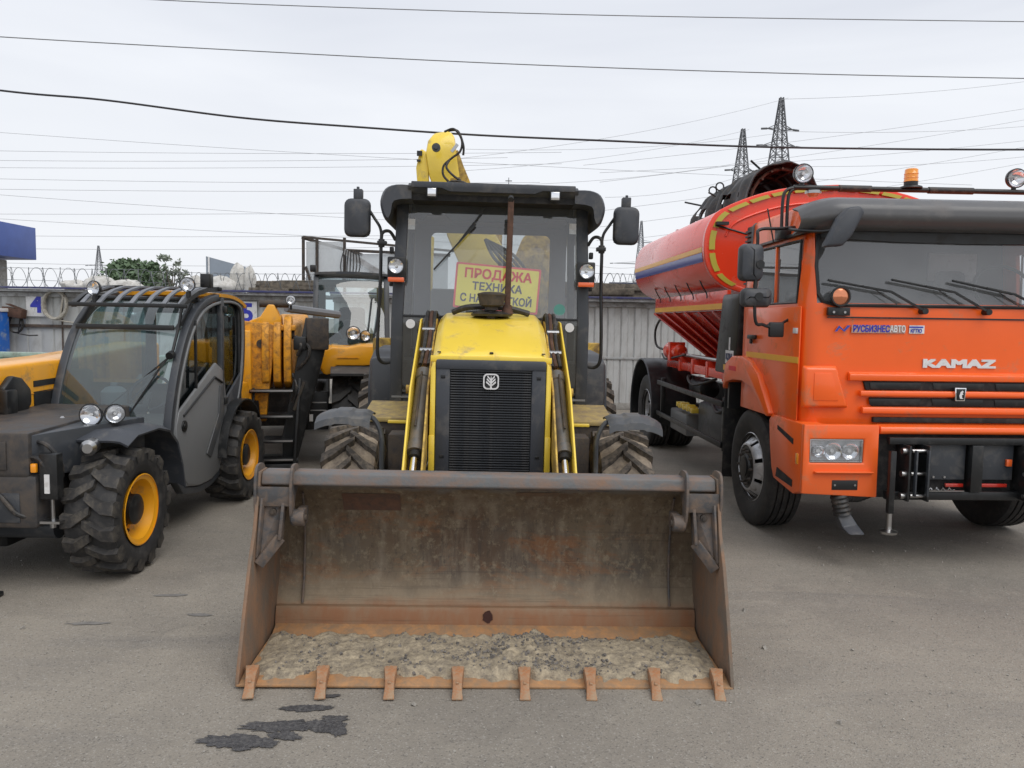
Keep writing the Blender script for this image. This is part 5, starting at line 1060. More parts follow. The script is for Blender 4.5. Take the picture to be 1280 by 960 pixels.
MB().cyl((.68,-.42,.44),(.68,-.42,.58),.012,seg=10).box(.62,.74,-.46,-.38,.43,.445).cyl((.68,-.42,.40),(.68,-.42,.43),.02,seg=10).build('frame_pin', M['steel'], S)
for c_ in ((.40,-.485,.90),(.62,-.2,.955),(.45,.1,.995)): MB().cyl(c_,(c_[0],c_[1]-.012,c_[2]+.008),.014,seg=6).build('frame_bolt', M['steel'], S)
for q in ([(.55,-.40,.93),(.66,-.42,.90),(.72,-.40,.80),(.70,-.35,.70)],[(.5,-.44,.84),(.62,-.46,.83),(.66,-.46,.78)]): MB().tube(bez(q,6),.013).build('front_hose', M['hose'], S)
for xs in (1,-1):
    cx = .865*xs if xs > 0 else -.865
    for cy in (0,2.1):
        wheel_tyre(S, cx, cy, .415, .33, .225, M['rubberk'], M['rubber'], 15, .034, .19, .30, .28)
        rim_dish(S, cx, cy, .415, .225, .155, .13, M['amber'], xs, M['black'], .10, .10)
MB().box(-.45,.45,-.1,2.4,.38,.62).build('chassis', M['black'], S, .02)
MB().cyl((-.7,2.1,.415),(.75,2.1,.415),.10,seg=16).build('rear_axle', M['black'], S)
MB().sheet(lambda u,v: (.70+.28*v, 2.1-.50*math.cos(PI*(.02+.8*u)), .44+.50*math.sin(PI*(.02+.8*u))), 14, 4, .014).build('rear_mudguard', M['black'], S, smooth=50)
MB().box(-.85,-.2,.9,2.7,.55,1.15).build('engine_cover', M['amber'], S, .06)
MB().box(.05,.80,2.35,2.75,.50,1.05).build('rear_counterweight', M['amber'], S, .05)
MB().box(-.30,.45,-.492,-.478,.76,.93).build('front_cover_plate', M['frm'], S, .006)
for x0 in (-.1,.15,.40):
    for z0 in (.785,.905): MB().cyl((x0,-.492,z0),(x0,-.502,z0),.011,seg=6).build('cover_bolt', M['steel'], S)
MB().rev([(.09,0),(.10,.1),(.10,.9),(.09,1)],(-.55,-.42,.56),(.30,-.42,.56),20).build('winch_drum', M['black'], S)
MB().tube(bez([(.30,-.46,.66),(.42,-.50,.60),(.50,-.49,.50),(.58,-.45,.46)],6),.014).build('front_hose', M['hose'], S)
MB().box(.30,.52,-.487,-.478,.44,.62).build('tow_plate', M['grey'], S, .006)
# boom: lies beside the cab on the left, sloping down to the front
def bsec(y, zc, w, h, r=.035): return [(-.27+px, y, zc+pz) for px, pz in rrect(-w/2,w/2,-h/2,h/2,r,3)]
MB().loops([bsec(-1.0,1.06,.40,.42),bsec(.0,1.095,.42,.46),bsec(1.2,1.14,.44,.42),bsec(2.6,1.24,.44,.38)]).build('boom', M['amber'], S, smooth=50)
MB().loops([bsec(-1.5,1.03,.32,.32),bsec(-1.0,1.06,.32,.32)]).build('inner_boom', M['amberd'], S)
MB().prism([(.22,.98),(.20,1.18),(.30,1.26),(.40,1.24),(.50,1.15),(.50,1.05),(.42,.95)],'x',-.06,.0).build('boom_valve', M['black'], S, .02)
MB().box(-.065,.03,.18,.30,.98,1.17).build('valve_block', M['black'], S, .02)
MB().prism([(.60,1.155),(.60,1.20),(.92,1.205),(.92,1.16)],'x',-.058,-.050).build('boom_decal', M['black'], S)
MB().prism([(.60,1.00),(.60,1.12),(.92,1.125),(.92,1.02)],'x',-.058,-.050).build('boom_decal', M['black'], S)
MB().tube([(-.058,-.4,1.06),(-.055,1.2,1.135)],.006).build('boom_weld', M['amberd'], S)
MB().prism([(-.9,.60),(-.9,.80),(.4,.86),(.4,.75)],'x',-.50,-.1).build('boom_cradle', M['black'], S, .02)
# carriage foot at the tip
MB().loops([[(.20+x,-.66,z),(.35+x,-.66,z),(.35+x,-.52,z),(.20+x,-.52,z)] for x,z in ((.02,.02),(-.06,.10),(-.12,.40),(-.3,.9))]).build('carriage_leg', M['black'], S, .01)
MB().box(.12,.42,-.70,-.50,.0,.03).build('carriage_foot', M['black'], S, .008)

# ================================================================ LARGE TELEHANDLER (behind)
B = thing('large_telehandler', 'large amber telehandler with open black steps and teal-tinted cab parked behind', 'telehandler', (-2.70,9.07,0), 12)
bf = bezz([(-.15,1.10),(-.12,1.35),(-.02,1.65),(.10,2.00),(.22,2.19),(.45,2.25),(1.2,2.25),(1.35,2.0),(1.4,1.4),(1.35,.9)],3)
BL, BR = .36, 1.20
for x0 in (BL, BR):
    MB().ring(bf, inset(bf,.055),'x',x0-.03,x0+.03).build('side_frame', M['grey'], B, .006, 45)
fb = [p for p in bf if p[0] < .25 and p[1] > 1.3]; fb = sorted(set(fb), key=lambda p: p[1]); nb = len(fb)-1
MB().sheet(lambda u,v: (BL+.03+(BR-BL-.06)*u, fb[round(v*nb)][0]+.01-.05*math.sin(PI*u), fb[round(v*nb)][1]), 10, nb).build('windscreen', M['glasss'], B, smooth=60)
for x0 in (BL,BR): MB().prism(inset(bf,.06),'x',x0,x0+.004).build('side_glass', M['glasss'], B, smooth=0)
MB().sheet(lambda u,v: (BL-.02+(BR-BL+.04)*u, .20+1.1*v, 2.25+.02*math.sin(PI*u)),6,3,-.03).build('cab_roof', M['grey'], B)
MB().ring([(BL,1.0),(BR,1.0),(BR,2.22),(BL,2.22)],[(BL+.08,1.5),(BR-.08,1.5),(BR-.08,2.12),(BL+.08,2.12)],'y',1.30,1.34).build('rear_frame', M['grey'], B)
MB().box(BL,BR,-.1,1.3,.98,1.04).build('cab_floor', M['black'], B)
MB().box(.6,.98,.7,1.1,1.2,1.4).box(.62,.96,1.05,1.17,1.4,1.85).build('seat', M['dark'], B, .05)
MB().tube([(.80+.17*math.cos(a*PI/10),.25+.08*math.sin(a*PI/10),1.55+.14*math.sin(a*PI/10)) for a in range(21)],.013).build('steering_wheel', M['dark'], B)
MB().box(.62,.98,-.02,.15,1.1,1.45).build('dashboard', M['dark'], B, .05)
MB().bar((1.02,.05,1.95),(.96,-.16,1.42),.016,.014).build('wiper_blade', M['black'], B); MB().bar((1.14,.08,2.05),(1.04,-.14,1.45),.018,.014).build('wiper_arm', M['black'], B)
MB().box(BL,.80,-.17,-.10,1.355,1.385).build('sill_trim', M['stripey'], B, .004)
lamp(B, (.80,-.28,1.53), .075, (0,-1,0), 'front_lamp', M['black'], .06); lamp(B, (.94,-.22,1.50), .06, (.4,-1,0), 'front_lamp', M['black'], .06)
MB().box(.30,.37,-.05,.05,2.24,2.32).build('roof_lamp', M['black'], B, .01)
# front wing and wheel
wx = [(.42,1.15),(.42,1.28),(.47,1.35),(.56,1.39),(.72,1.37),(.88,1.405),(1.24,1.42),(1.24,1.20),(.92,1.17),(.60,1.17),(.56,1.08),(.50,1.06),(.45,1.08)]
MB().loops([[(.80+(x-.80)*k, y, z-dz) for x, z in wx] for y, k, dz in ((-.52,.96,.01),(-.48,1,0),(.2,1,-.01))]).build('front_wing', M['amber'], B, .03)
MB().box(.62,.86,-.53,-.515,1.25,1.255).build('wing_crease', M['amberd'], B)
MB().sheet(lambda u,v: (.55+.50*v, -.70+.9*u, 1.06+.13*math.sin(min(1,u*1.6)*PI/2)), 8, 4, -.03).build('front_mudguard', M['fender'], B)
for xs, cx in ((1,.76),(-1,-.98)):
    wheel_tyre(B, cx, -.12, .56, .40, .30, M['rubberk'], M['rubberk'], 16, .04, .17, .34, .25)
    rim_dish(B, cx, -.12, .56, .30, .20, .15, M['amber'], xs, M['black'], .12, .10)
    wheel_tyre(B, cx, 2.7, .56, .42, .30, M['rubberk'], M['rubber'], 16, .04, .17, .34, .25)
MB().cyl((-.9,0,.56),(.9,0,.56),.12,seg=16).box(-.45,.45,-.3,3.2,.45,.85).build('chassis', M['blackm'], B, .02)
MB().box(.20,.52,-.42,-.2,.42,.85).build('front_crossmember', M['black'], B, .01)
for z0 in (.73,.64): MB().box(.32,.50,-.435,-.425,z0,z0+.012).build('bright_strip', M['steel'], B)
MB().box(.31,.35,-.44,-.425,.52,.60).build('lifting_symbol', M['white'], B)
MB().box(-1.2,-.5,.6,2.8,.6,1.4).build('engine_cover', M['amber'], B, .06)
# boom head: nested amber sections and cheeks
def bx(x0,x1,y0,y1,z0,z1,nm,m,bv=.012): return MB().box(x0,x1,y0,y1,z0,z1).build(nm, m, B, bv)
def shx(o, d): o.location.x += d; return o
hx = -.10
MB().loops([[(hx+px, y, zc+pz) for px,pz in rrect(-w/2,w/2,-h/2,h/2,.05,3)] for y,zc,w,h in ((-.1,1.30,.46,.62),(1.4,1.38,.46,.56),(3.2,1.50,.44,.50))]).build('boom', M['amberd'], B, smooth=50)
MB().loops([[(hx+.04+px, y, zc+pz) for px,pz in rrect(-w/2,w/2,-h/2,h/2,.03,3)] for y,zc,w,h in ((-.5,1.30,.38,.52),(-.1,1.31,.38,.52))]).build('inner_boom', M['amberd'], B)
cheek = bezz([(-1.05,1.02),(-1.08,1.35),(-1.02,1.62),(-.90,1.72),(-.78,1.70),(-.66,1.60),(-.50,1.56),(-.48,1.10),(-.62,.95),(-.85,.92)],3)
for x0 in (-.52,-.405,-.30):
    shx(MB().prism(cheek,'x',x0,x0+.075).build('boom_cheek', M['amberd'], B, .012), .38)
for y0 in (-1.0,-.84): MB().prism([(-.32,1.60),(-.26,1.66),(-.16,1.70),(-.08,1.83),(-.02,1.83),(.04,1.70),(.06,1.60)],'y',y0,y0+.05).build('top_lug', M['amber'], B, .012)
shx(MB().tube([(-.30,-.7,1.80),(.25,-.2,1.74)],.045).build('tilt_cylinder', M['trim'], B), 0.38)
shx(MB().cyl((-.56,-.84,1.84),(-.26,-.84,1.84),.04,seg=14).cyl((-.66,-.9,1.52),(-.2,-.9,1.52),.05,seg=14).build('head_pin', M['dirty'], B), 0.38)
# carriage: tall amber plate with black open frame beneath
shx(MB().prism([(-1.06,.82),(-1.06,1.60),(-.98,1.66),(-.62,1.62),(-.62,1.50),(-.70,.86),(-.72,.60),(-.78,.60),(-.80,.82)],'y',-1.02,-.94).build('carriage_plate', M['amberd'], B, .012), 0.62)
shx(MB().box(-1.075,-.86,-1.10,-1.025,.78,1.56).build('carriage_upright', M['amber'], B, .02), 0.62)
shx(MB().cyl((-.77,-1.03,1.42),(-.77,-1.02,1.42),.045,seg=16).build('carriage_hole', M['dirty'], B), 0.62)
bx(-.1,.20,-1.0,-.90,1.56,1.62,'carriage_top_bar',M['amberd'])
mb = None
for z0 in (.93,.66,.40,.20):
    bx(-.26,.18,-1.12,-.80,z0-.02,z0+.015,'step_tread',M['black'],.004)
    shx(MB().box(-.735,-.305,-1.128,-1.121,z0-.005,z0+.012).build('tread_edge', M['steel'], B), 0.48)
for x0 in (-.76,-.30): shx(MB().bar((x0,-1.05,.06),(x0+.06,-.95,1.05),.03,.12).build('step_side', M['black'], B, .004), 0.48)
bx(-.28,.21,-1.14,-.78,.04,.16,'bottom_step',M['black'],.006)
shx(MB().bar((-.30,-1.04,.72),(-.20,-1.0,1.02),.02,.03).build('step_handle', M['steel'], B), 0.48)
# big black side plate, leaning
MB().add([(-.06,-1.0,1.70),(.18,-.96,1.70),(.15,-.96,1.40),(-.02,-.98,.70),(-.14,-1.0,.20),(-.30,-1.02,.16),(-.30,-1.02,.45),(-.16,-1.0,1.2),(-.06,-.9,1.70),(.18,-.86,1.70),(.15,-.86,1.40),(-.02,-.88,.70),(-.14,-.9,.20),(-.30,-.92,.16),(-.30,-.92,.45),(-.16,-.9,1.2)],
   [tuple(range(8)),tuple(range(15,7,-1))]+[(i,(i+1)%8,(i+1)%8+8,i+8) for i in range(8)]).build('black_side_plate', M['black'], B, .01).location.x += 0.36
shx(MB().box(-.05,.18,-1.03,-.97,1.36,1.70).build('worn_panel', M['dirty'], B, .02), 0.36)
for q in ([(-.10,-1.0,1.45),(-.02,-1.05,1.38),(-.05,-1.05,1.25),(-.15,-1.0,1.15)],[(-.16,-1.0,1.5),(-.10,-1.08,1.4),(-.14,-1.05,1.3)],[(-.2,-.95,1.1),(-.15,-1.02,.95),(-.2,-1.0,.8)]): shx(MB().tube(bez(q,6),.018).build('boom_hose', M['hose'], B), 0.36)
bx(.18,.31,-1.08,-1.0,1.36,1.50,'hose_block',M['black'])
for x0,z0 in ((-.62,1.74),(.0,1.88)):
    lamp(B, (x0+.15,-1.0,z0), .05, (0,-1,0), 'boom_lamp', M['black'], .05); MB().cyl((x0+.15,-.97,z0-.10),(x0+.15,-.97,z0-.03),.012,seg=8).build('lamp_foot', M['black'], B)

# ================================================================ YARD WALL / STORAGE SHEDS
def shed_row(name, label, x0, x1, pitch, split, loc, rz):
    o = thing(name, label, 'shed', loc, rz)
    n = int(round((x1-x0)/pitch)); p = (x1-x0)/n
    def panel(z0, z1, y=0):
        g_ = .010; b_ = p*.12
        prof = [(0,0),(g_,0),(g_+.012,-.020),(p*.5-b_/2,-.020),(p*.5-b_/4,-.012),(p*.5+b_/4,-.012),(p*.5+b_/2,-.020),(p-g_-.012,-.020),(p-g_,0),(p-.004,0)]
        return MB().loops([[(a,y+b,z0) for a,b in prof]+[(a,y+.02,z0) for a,b in prof[::-1]],[(a,y+b,z1) for a,b in prof]+[(a,y+.02,z1) for a,b in prof[::-1]]])
    up = panel(split+.02, 2.02).mesh('wall_panel', M['wallp'], smooth=30); dn = panel(.14, split-.02).mesh('wall_panel', M['wallp'], smooth=30)
    for i in range(n):
        put(up,'wall_panel',o,(x0+i*p,0,0)); put(dn,'wall_panel',o,(x0+i*p,.012,0))
    MB().box(x0,x1,-.03,.05,split-.022,split+.022).build('wall_rail', M['railw'], o, .004)
    MB().box(x0,x1,-.015,.20,0,.14).build('wall_plinth', M['concrete'], o, .01)
    MB().box(x0,x1,-.09,.0,2.02,2.11).build('eave_beam', M['eave'], o, .01)
    MB().box(x0,x1,-.26,2.2,2.12,2.17).build('roof', M['eave'], o, .004)
    MB().box(x0,x1,-.30,-.262,2.175,2.215).build('blue_edge_trim', M['bluetrim'], o, .004)
    MB().box(x0,x1,.03,.1,0,2.1).build('wall_back', M['wallp'], o)
    return o
M['wallp'] = mat('painted_steel_sheet', (.47,.48,.475), .5, .0, (.28,.27,.25), .32, 1.6, .06, stretch=(1,1,.35), low=(0,.6,.4))
M['railw'] = mat('wall_rail_grey', (.36,.37,.37), .5, 0, (.2,.18,.16), .4, 5)
M['concrete'] = mat('rough_concrete', (.34,.33,.31), .9, 0, (.2,.19,.17), .5, 4, .12, bump=.4)
M['eave'] = mat('eave_grey', (.38,.39,.40), .6, 0, (.16,.15,.14), .45, 3)
M['bluetrim'] = mat('blue_trim_paint', (.035,.04,.13), .5, 0, (.12,.12,.14), .3, 5)
M['dkbeam'] = mat('dark_beam', (.06,.045,.04), .8, 0, (.15,.11,.08), .5, 5)
def fx(x, y=0, a=-3.0, ox=0, oy=15.25): return (ox+x*math.cos(R(a))-y*math.sin(R(a)), oy+x*math.sin(R(a))+y*math.cos(R(a)))
FL = fx(0)
FW = shed_row('storage_shed', 'long pale grey ribbed shed wall with blue roof edge seen behind the loader and truck', -3.6, 17.2, .26, 1.02, (FL[0],FL[1],0), -3.0)
FA = shed_row('storage_shed', 'grey sheet metal shed wall carrying the blue numbers 4 and 5 behind the left machines', -16.0, -3.9, .56, 1.40, (FL[0],FL[1]+.0,0), -3.0)
MB().box(-5.0,-4.86,-.06,.0,.1,2.02).build('post', M['eave'], FA, .006); MB().box(-3.98,-3.9,-.06,.0,.1,2.02).build('post', M['eave'], FA, .006)
MB().box(-10.5,-5.0,-.07,-.035,1.40,1.46).build('dark_rail', M['dkbeam'], FA, .006)
for x0 in (-9.2,-7.9,-6.3): MB().box(x0-.012,x0+.012,-.05,-.03,.2,2.0).build('wall_seam', M['dkbeam'], FA)
def onwall(x, z, y=-.08): p = fx(x, y); return (p[0], p[1], z)
def numsign(x, z, ch, lab):
    o = thing('number_sign', lab, 'sign', onwall(x, z), -3.0, 'bay number signs on the shed wall')
    MB().box(-.21,.21,0,.02,-.24,.24).build('board', M['white'], o, .004)
    text('number', ch, .50, M['navy'], o, (.02,-.004,0), sx=1.0, bold=.016, depth=.003)
numsign(-9.72, 1.86, '4', 'white board with a blue number 4 on the shed wall beside the coiled hose')
numsign(-5.35, 1.76, '5', 'white board with a blue number 5 on the shed wall behind the telehandlers')
def coil(x, z, r, m, n, lab, nm='hose_coil'):
    rg = random.Random(int(x*10)); pts = []
    for k in range(n*20): 
        a = k*PI/10; q = r*(1+.10*noise.noise((a*.3,x,0))); pts.append((q*.9*math.cos(a+1), -.03-.015*(k/20)+.01*math.sin(a*1.3), q*1.05*math.sin(a+1)))
    pts += [(r*.3,-.06,-r*1.15),(r*1.6,-.04,-r*1.35),(r*2.6,-.03,-r*1.3)]
    o = MB().tube(pts, .022 if m != 'hose' else .014, 6).build(nm, M[m], None); o.location = onwall(x, z); o.rotation_euler = (0,0,R(-3)); tag(o, lab, 'hose', 'hoses hanging on the shed wall'); return o
M['coil'] = mat('pale_hose', (.42,.40,.35), .7, 0, (.2,.18,.15), .4, 8)
coil(-9.27, 1.86, .27, 'coil', 5, 'pale thick hose coil hanging right of the number 4 board')
coil(-10.12, 1.46, .17, 'hose', 3, 'small dark cable coil hanging lower left of the number 4 board')
o = thing('cardboard_box', 'flattened brown box resting on the wall rail left of the number 4 board', 'box', onwall(-10.12,1.60), -3.0)
MB().obox((0,-.09,.09),(.42,.16,.18),(0,.15,0)).build('box_body', M['rust'], o, .006); MB().obox((.05,-.09,.20),(.36,.14,.015),(0,.35,0)).build('flap', M['rust'], o)
o = thing('iron_bracket', 'rusty horizontal pipe with hanging clamps on the shed wall above the green container', 'bracket', onwall(-9.6,.66), -3.0)
MB().tube([(-.75,-.05,.02),(.65,-.05,0)],.022).build('pipe', M['rust'], o)
for x0 in (.30,.42,.55): MB().box(x0-.02,x0+.02,-.07,-.03,-.26,.08).build('clamp', M['rust'], o, .004)
o = thing('blue_cabinet', 'tall bright blue cabinet with pale lid at the far left by the shed wall', 'cabinet', onwall(-10.55,0,-.5), -3.0)
MB().box(-.35,.35,-.3,.3,.0,1.70).build('cabinet_body', mat('bright_blue_paint',(.02,.13,.50),.4,0,(.3,.35,.4),.2,3), o, .02); MB().box(-.37,.37,-.32,.32,1.70,1.77).build('lid', M['white'], o, .01)
MB().cyl((.25,-.31,.55),(.25,-.33,.55),.03,seg=12).build('cabinet_lock', M['white'], o)
# green skip / container
o = thing('green_skip', 'long green waste skip with pale rim behind the small telehandler', 'skip', (-8.2,11.6,0), -3.0)
MB().loops([[(-2.2,-.8,.15),(2.4,-.8,.15),(2.4,.8,.15),(-2.2,.8,.15)],[(-2.4,-.95,.95),(2.6,-.95,.95),(2.6,.95,.95),(-2.4,.95,.95)]]).build('skip_body', mat('green_paint',(.05,.14,.075),.5,0,(.2,.2,.16),.4,2), o, .02)
MB().ring([(-2.46,-1.0),(2.66,-1.0),(2.66,1.0),(-2.46,1.0)],[(-2.36,-.9),(2.56,-.9),(2.56,.9),(-2.36,.9)],'z',.95,1.05).build('skip_rim', mat('pale_green_paint',(.33,.42,.36),.5,0,(.2,.2,.16),.4,3), o, .01)
for k in range(9): MB().bar((-2.1+.55*k,-.83,.17),(-2.1+.55*k,-.965,.93),.08,.04,(0,1,0)).build('skip_rib', M['railw'], o)
# wire lattice frame canopy on the roof, with sheet plastic
o = thing('scaffold_frame', 'dark steel frame covered with pale plastic sheets standing on the shed roof', 'frame', (fx(-3.22,.9)[0],fx(-3.22,.9)[1],2.18), -8); o.scale = (1,1,1.17)
M['film'] = glass('plastic_sheet', (.75,.77,.78), .02, .3, (.62,.64,.65), .45)
fs = M['dirty']
C_ = [(-1.25,-.2),(1.9,-.2),(1.9,1.4),(-1.25,1.4)]
for x0 in (-1.25,-.95,-.35,1.0): MB().bar((x0,-.2,0),(x0,-.2,1.02),.05,.05).build('post', fs, o)
MB().bar((-1.28,-.2,1.02),(-.35,.9,.80),.05,.05).build('top_rail', fs, o); MB().bar((-.35,-.2,.80),(1.9,-.2,.72),.05,.05).build('top_rail', fs, o)
MB().bar((-1.25,-.2,1.03),(1.9,.6,.85),.04,.04).build('top_rail', fs, o)
MB().bar((-.35,-.2,.78),(1.2,-.2,.02),.10,.06,(0,1,0)).build('brace', M['eave'], o); MB().bar((.25,-.22,.42),(.02,-.22,.02),.09,.05,(0,1,0)).build('brace', M['eave'], o)
MB().bar((-1.2,-.2,.50),(-1.0,-.2,.02),.05,.04,(0,1,0)).build('brace', fs, o)
MB().box(-1.2,-.4,-.17,-.165,.05,.95).build('plastic_sheet', M['film'], o); MB().box(-.33,1.85,-.17,-.165,.05,.74).build('plastic_sheet', M['film'], o)
for k in range(7): MB().tube(bez([(-.35+.05*k,-.23,.8),(-.42+.07*k,-.24,.5),(-.33+.03*k,-.23,.15)],5),.012).build('loose_cable', M['hose'], o)
# timber and bundles lying on the roofs
def roof_at(x, z=2.18, y=.5): p = fx(x, y); return (p[0], p[1], z)
M['tim'] = mat('dark_old_timber', (.07,.06,.05), .9, 0, (.20,.17,.13), .5, 4, .3, bump=.4)
def bundle(x0, x1, h, n, lab, seed):
    o = thing('timber_bundle', lab, 'timber', roof_at((x0+x1)/2), -3.0, 'old timber stacked on the shed roofs'); rg = random.Random(seed); w = x1-x0
    for k in range(n):
        l = w*rg.uniform(.35,.7); cx = rg.uniform(-w/2+l/2,w/2-l/2); r = rg.uniform(.035,.07); layer = k % 3
        MB().obox((cx, rg.uniform(-.25,.25), r+h*.33*layer), (l, r*2, r*1.8), (rg.uniform(-.3,.3), rg.uniform(-.02,.02), rg.uniform(-.04,.04))).build('plank', M['tim'], o, .008)
bundle(-5.5,-3.7,.24,26,'dark heap of old boards on the roof right of the white sacks',3)
bundle(-1.0,5.6,.24,60,'dark heap of old boards on the roof behind the loader mirror and tank',4)
o = thing('pipe_bundle', 'two dark rolled tarpaulins on top of the boards by the lattice pylon', 'tarpaulin', roof_at(2.35,2.40,.5), -3.0)
MB().tube([(-.45,0,.06),(.4,.0,.06)],.075,10).tube([(-1.1,0,.04),(-.62,0,.06)],.065,10).build('roll', mat('dark_blue_tarpaulin',(.03,.035,.06),.7), o)
M['sack'] = mat('pale_sack_cloth', (.62,.61,.58), .9, 0, (.42,.40,.36), .4, 5, .12, bump=.4, bsc=20)
def sack(x, y, w, h, seed, lab, z=2.17, tall=1):
    me = MB(); 
    def f(u, v):
        a = 2*PI*u; b_ = PI*(v-.5); r = 1+.28*noise.noise((math.cos(a)*1.4+seed, math.sin(a)*1.4, b_*1.2))+.10*noise.noise((math.cos(a)*4+seed, math.sin(a)*4, b_*4))
        return (w*r*math.cos(b_)*math.cos(a), w*.6*r*math.cos(b_)*math.sin(a), h*.5+h*.5*r*math.sin(b_))
    o = MB().sheet(f, 26, 14).build('cloth_sack', M['sack'], None, smooth=50); p = fx(x, y); o.location = (p[0], p[1], z); tag(o, lab, 'sack', 'pale sacks piled on the shed roof')
for i,(x,w,h,lab) in enumerate([(-9.15,.30,.22,'low pale sack at the far left of the roof pile near the thin pylon'),(-8.65,.34,.30,'pale sack right in front of the thin pylon'),(-8.05,.36,.24,'flat pale sack between the thin pylon and the bush'),
      (-6.62,.16,.34,'small upright pale sack left of the grey panel'),(-6.05,.34,.34,'rounded pale sack in front of the grey panel'),(-5.72,.16,.60,'tall draped pale cloth right of the grey panel'),(-5.45,.13,.55,'narrow hanging pale cloth nearest the board heap')]):
    sack(x,.35+.05*(i%2),w,h,i*3.3,lab)
for i in range(5):
    pass
o = thing('grey_panel', 'flat grey sheet panel standing on edge on the roof behind the sacks', 'panel', roof_at(-6.35,2.17,1.3), 38)
MB().add([(-.42,0,0),(.42,0,0),(.42,0,.62),(-.42,0,.80),(-.42,.03,0),(.42,.03,0),(.42,.03,.62),(-.42,.03,.80)],[(0,1,2,3),(7,6,5,4),(0,4,5,1),(1,5,6,2),(2,6,7,3),(3,7,4,0)]).build('sheet', mat('grey_blue_sheet',(.24,.28,.33),.6), o)
MB().bar((-.38,-.02,0),(-.38,-.02,.79),.03,.03).build('edge_strip', M['white'], o)
# razor wire coils along the top, one object per span
def razor(x0, x1, z, r, pitch, lab, y=.3):
    n = int((x1-x0)/pitch*14); pts = []; 
    for k in range(n):
        a = k*2*PI/14; q = r*(1+.08*noise.noise((k*.12,x0,0)))
        pts.append((x0+pitch*k/14+.03*math.sin(a*.5), .5*q*math.cos(a), z+q*math.sin(a)))
    mb = MB().tube(pts, .0065, 4); pts2 = [(p[0]+pitch*.5, -p[1], p[2]) for p in pts]; mb.tube(pts2, .0055, 4)
    for zz in (z+r*.98, z-r*.2): mb.tube([(x0,0,zz),((x0+x1)/2,0,zz-.02),(x1,0,zz)], .004, 4)
    for k in range(0,n,3): mb.obox(pts[k],(.03,.004,.012),(0,k,k*.7))
    o = mb.build('razor_wire', M['wire'], None); p = fx(0,y); o.location = (p[0],p[1],0); o.rotation_euler = (0,0,R(-3)); tag(o, lab, 'razor wire', 'coils of razor wire above the sheds')
M['wire'] = mat('wire_grey', (.16,.17,.18), .5, .5)
razor(-10.9,-7.6,2.42,.21,.34,'razor wire coil above the number 4 board at the far left')
razor(-7.6,-3.9,2.40,.19,.30,'razor wire coil in front of the trees and grey panel')
razor(1.2,5.0,2.52,.18,.30,'razor wire coil between the loader mirror and the tanker')
# ================================================================ BLUE CLAD BUILDING, TREES, PYLONS, WIRES
o = thing('blue_clad_building', 'blue ribbed box of a building on a concrete column at the top left edge', 'building', (-18.1,25.0,0), 0)
MB().loops([[(-3.0,-2.0,z0),(1.45,-1.0,z0),(1.45,2.0,z0),(-3.0,3.0,z0)] for z0 in (3.52,4.62)]).build('blue_box', M['blue'], o, .01)
rb = MB().box(-.05,.05,-.09,0,3.56,4.60).mesh('cladding_rib', M['blue'])
for k in range(14):
    x = -2.2+.27*k; put(rb,'cladding_rib',o,(x,-2.0+(x+3.0)*(1/4.45)-.012,0),(0,0,R(12.7)))
MB().loops([[(-3.0,-2.04,z0),(1.49,-1.04,z0),(1.49,-.98,z0),(-3.0,-1.98,z0)] for z0 in (3.44,3.52)]).build('edge_trim', M['eave'], o); MB().loops([[(-3.0,-2.04,z0),(1.49,-1.04,z0),(1.49,-.98,z0),(-3.0,-1.98,z0)] for z0 in (4.62,4.68)]).build('edge_trim', M['eave'], o)
MB().box(-2.4,.75,-.6,1.5,0,3.46).build('column', M['concrete'], o, .02)
def leafmat(nm, c): return mat(nm, c, .7, 0, (c[0]*.5,c[1]*.55,c[2]*.5), .5, 1.5, .3)
def tree(nm, lab, x, y, h, w, n, m, seed, grp, lo=.3, ls=.22):
    o = thing(nm, lab, 'tree', (x,y,0), 0, grp); rg = random.Random(seed)
    tr = MB().tube([(0,0,0),(.1,0,h*.35),(0,.1,h*.7)],[.25,.18,.08],8)
    tr.build('trunk', M['tim'], o)
    for k in range(9):
        a = rg.random()*6.3; z0 = h*rg.uniform(.25,.6); q = w*rg.uniform(.3,.8)
        MB().tube([(0,0,z0),(q*.5*math.cos(a),q*.5*math.sin(a),z0+h*.12),(q*math.cos(a),q*math.sin(a),min(h*.97,z0+h*.35))],[.09,.05,.02],5).build('limb', M['tim'], o)
    mb = MB(); cl = []
    for k in range(int(n/26)):
        a = rg.random()*6.3; b_ = rg.uniform(-.8,1); q = rg.random()**.4
        cl.append((w*q*math.cos(a)*math.sqrt(1-b_*b_*.8), w*q*math.sin(a)*math.sqrt(1-b_*b_*.8), h*(lo+1)/2+h*(1-lo)/2*b_*q, rg.uniform(.25,.6)*w*.5))
    for k in range(n):
        c = cl[rg.randrange(len(cl))]; p = Vector((c[0]+rg.gauss(0,c[3]*.5), c[1]+rg.gauss(0,c[3]*.5), c[2]+rg.gauss(0,c[3]*.42)))
        if p.z > h: continue
        s_ = ls*rg.uniform(.5,1.2); u_ = Vector((rg.gauss(0,1),rg.gauss(0,1),rg.gauss(0,1))).normalized(); v_ = u_.orthogonal().normalized()
        mb.add([p-u_*s_, p+v_*s_*.5, p+u_*s_, p-v_*s_*.5],[(0,1,2,3)])
    tag(mb.build('crown', m, o, smooth=0), kind='stuff')
tree('broadleaf_tree','broad dark green tree behind the razor wire beside the thin pylon',-29.3,60,5.9,2.3,14000,leafmat('leaf_dark',(.12,.18,.10)),21,'trees beyond the sheds',.1,.24)  # leaf green lightened to put distance haze into its colour
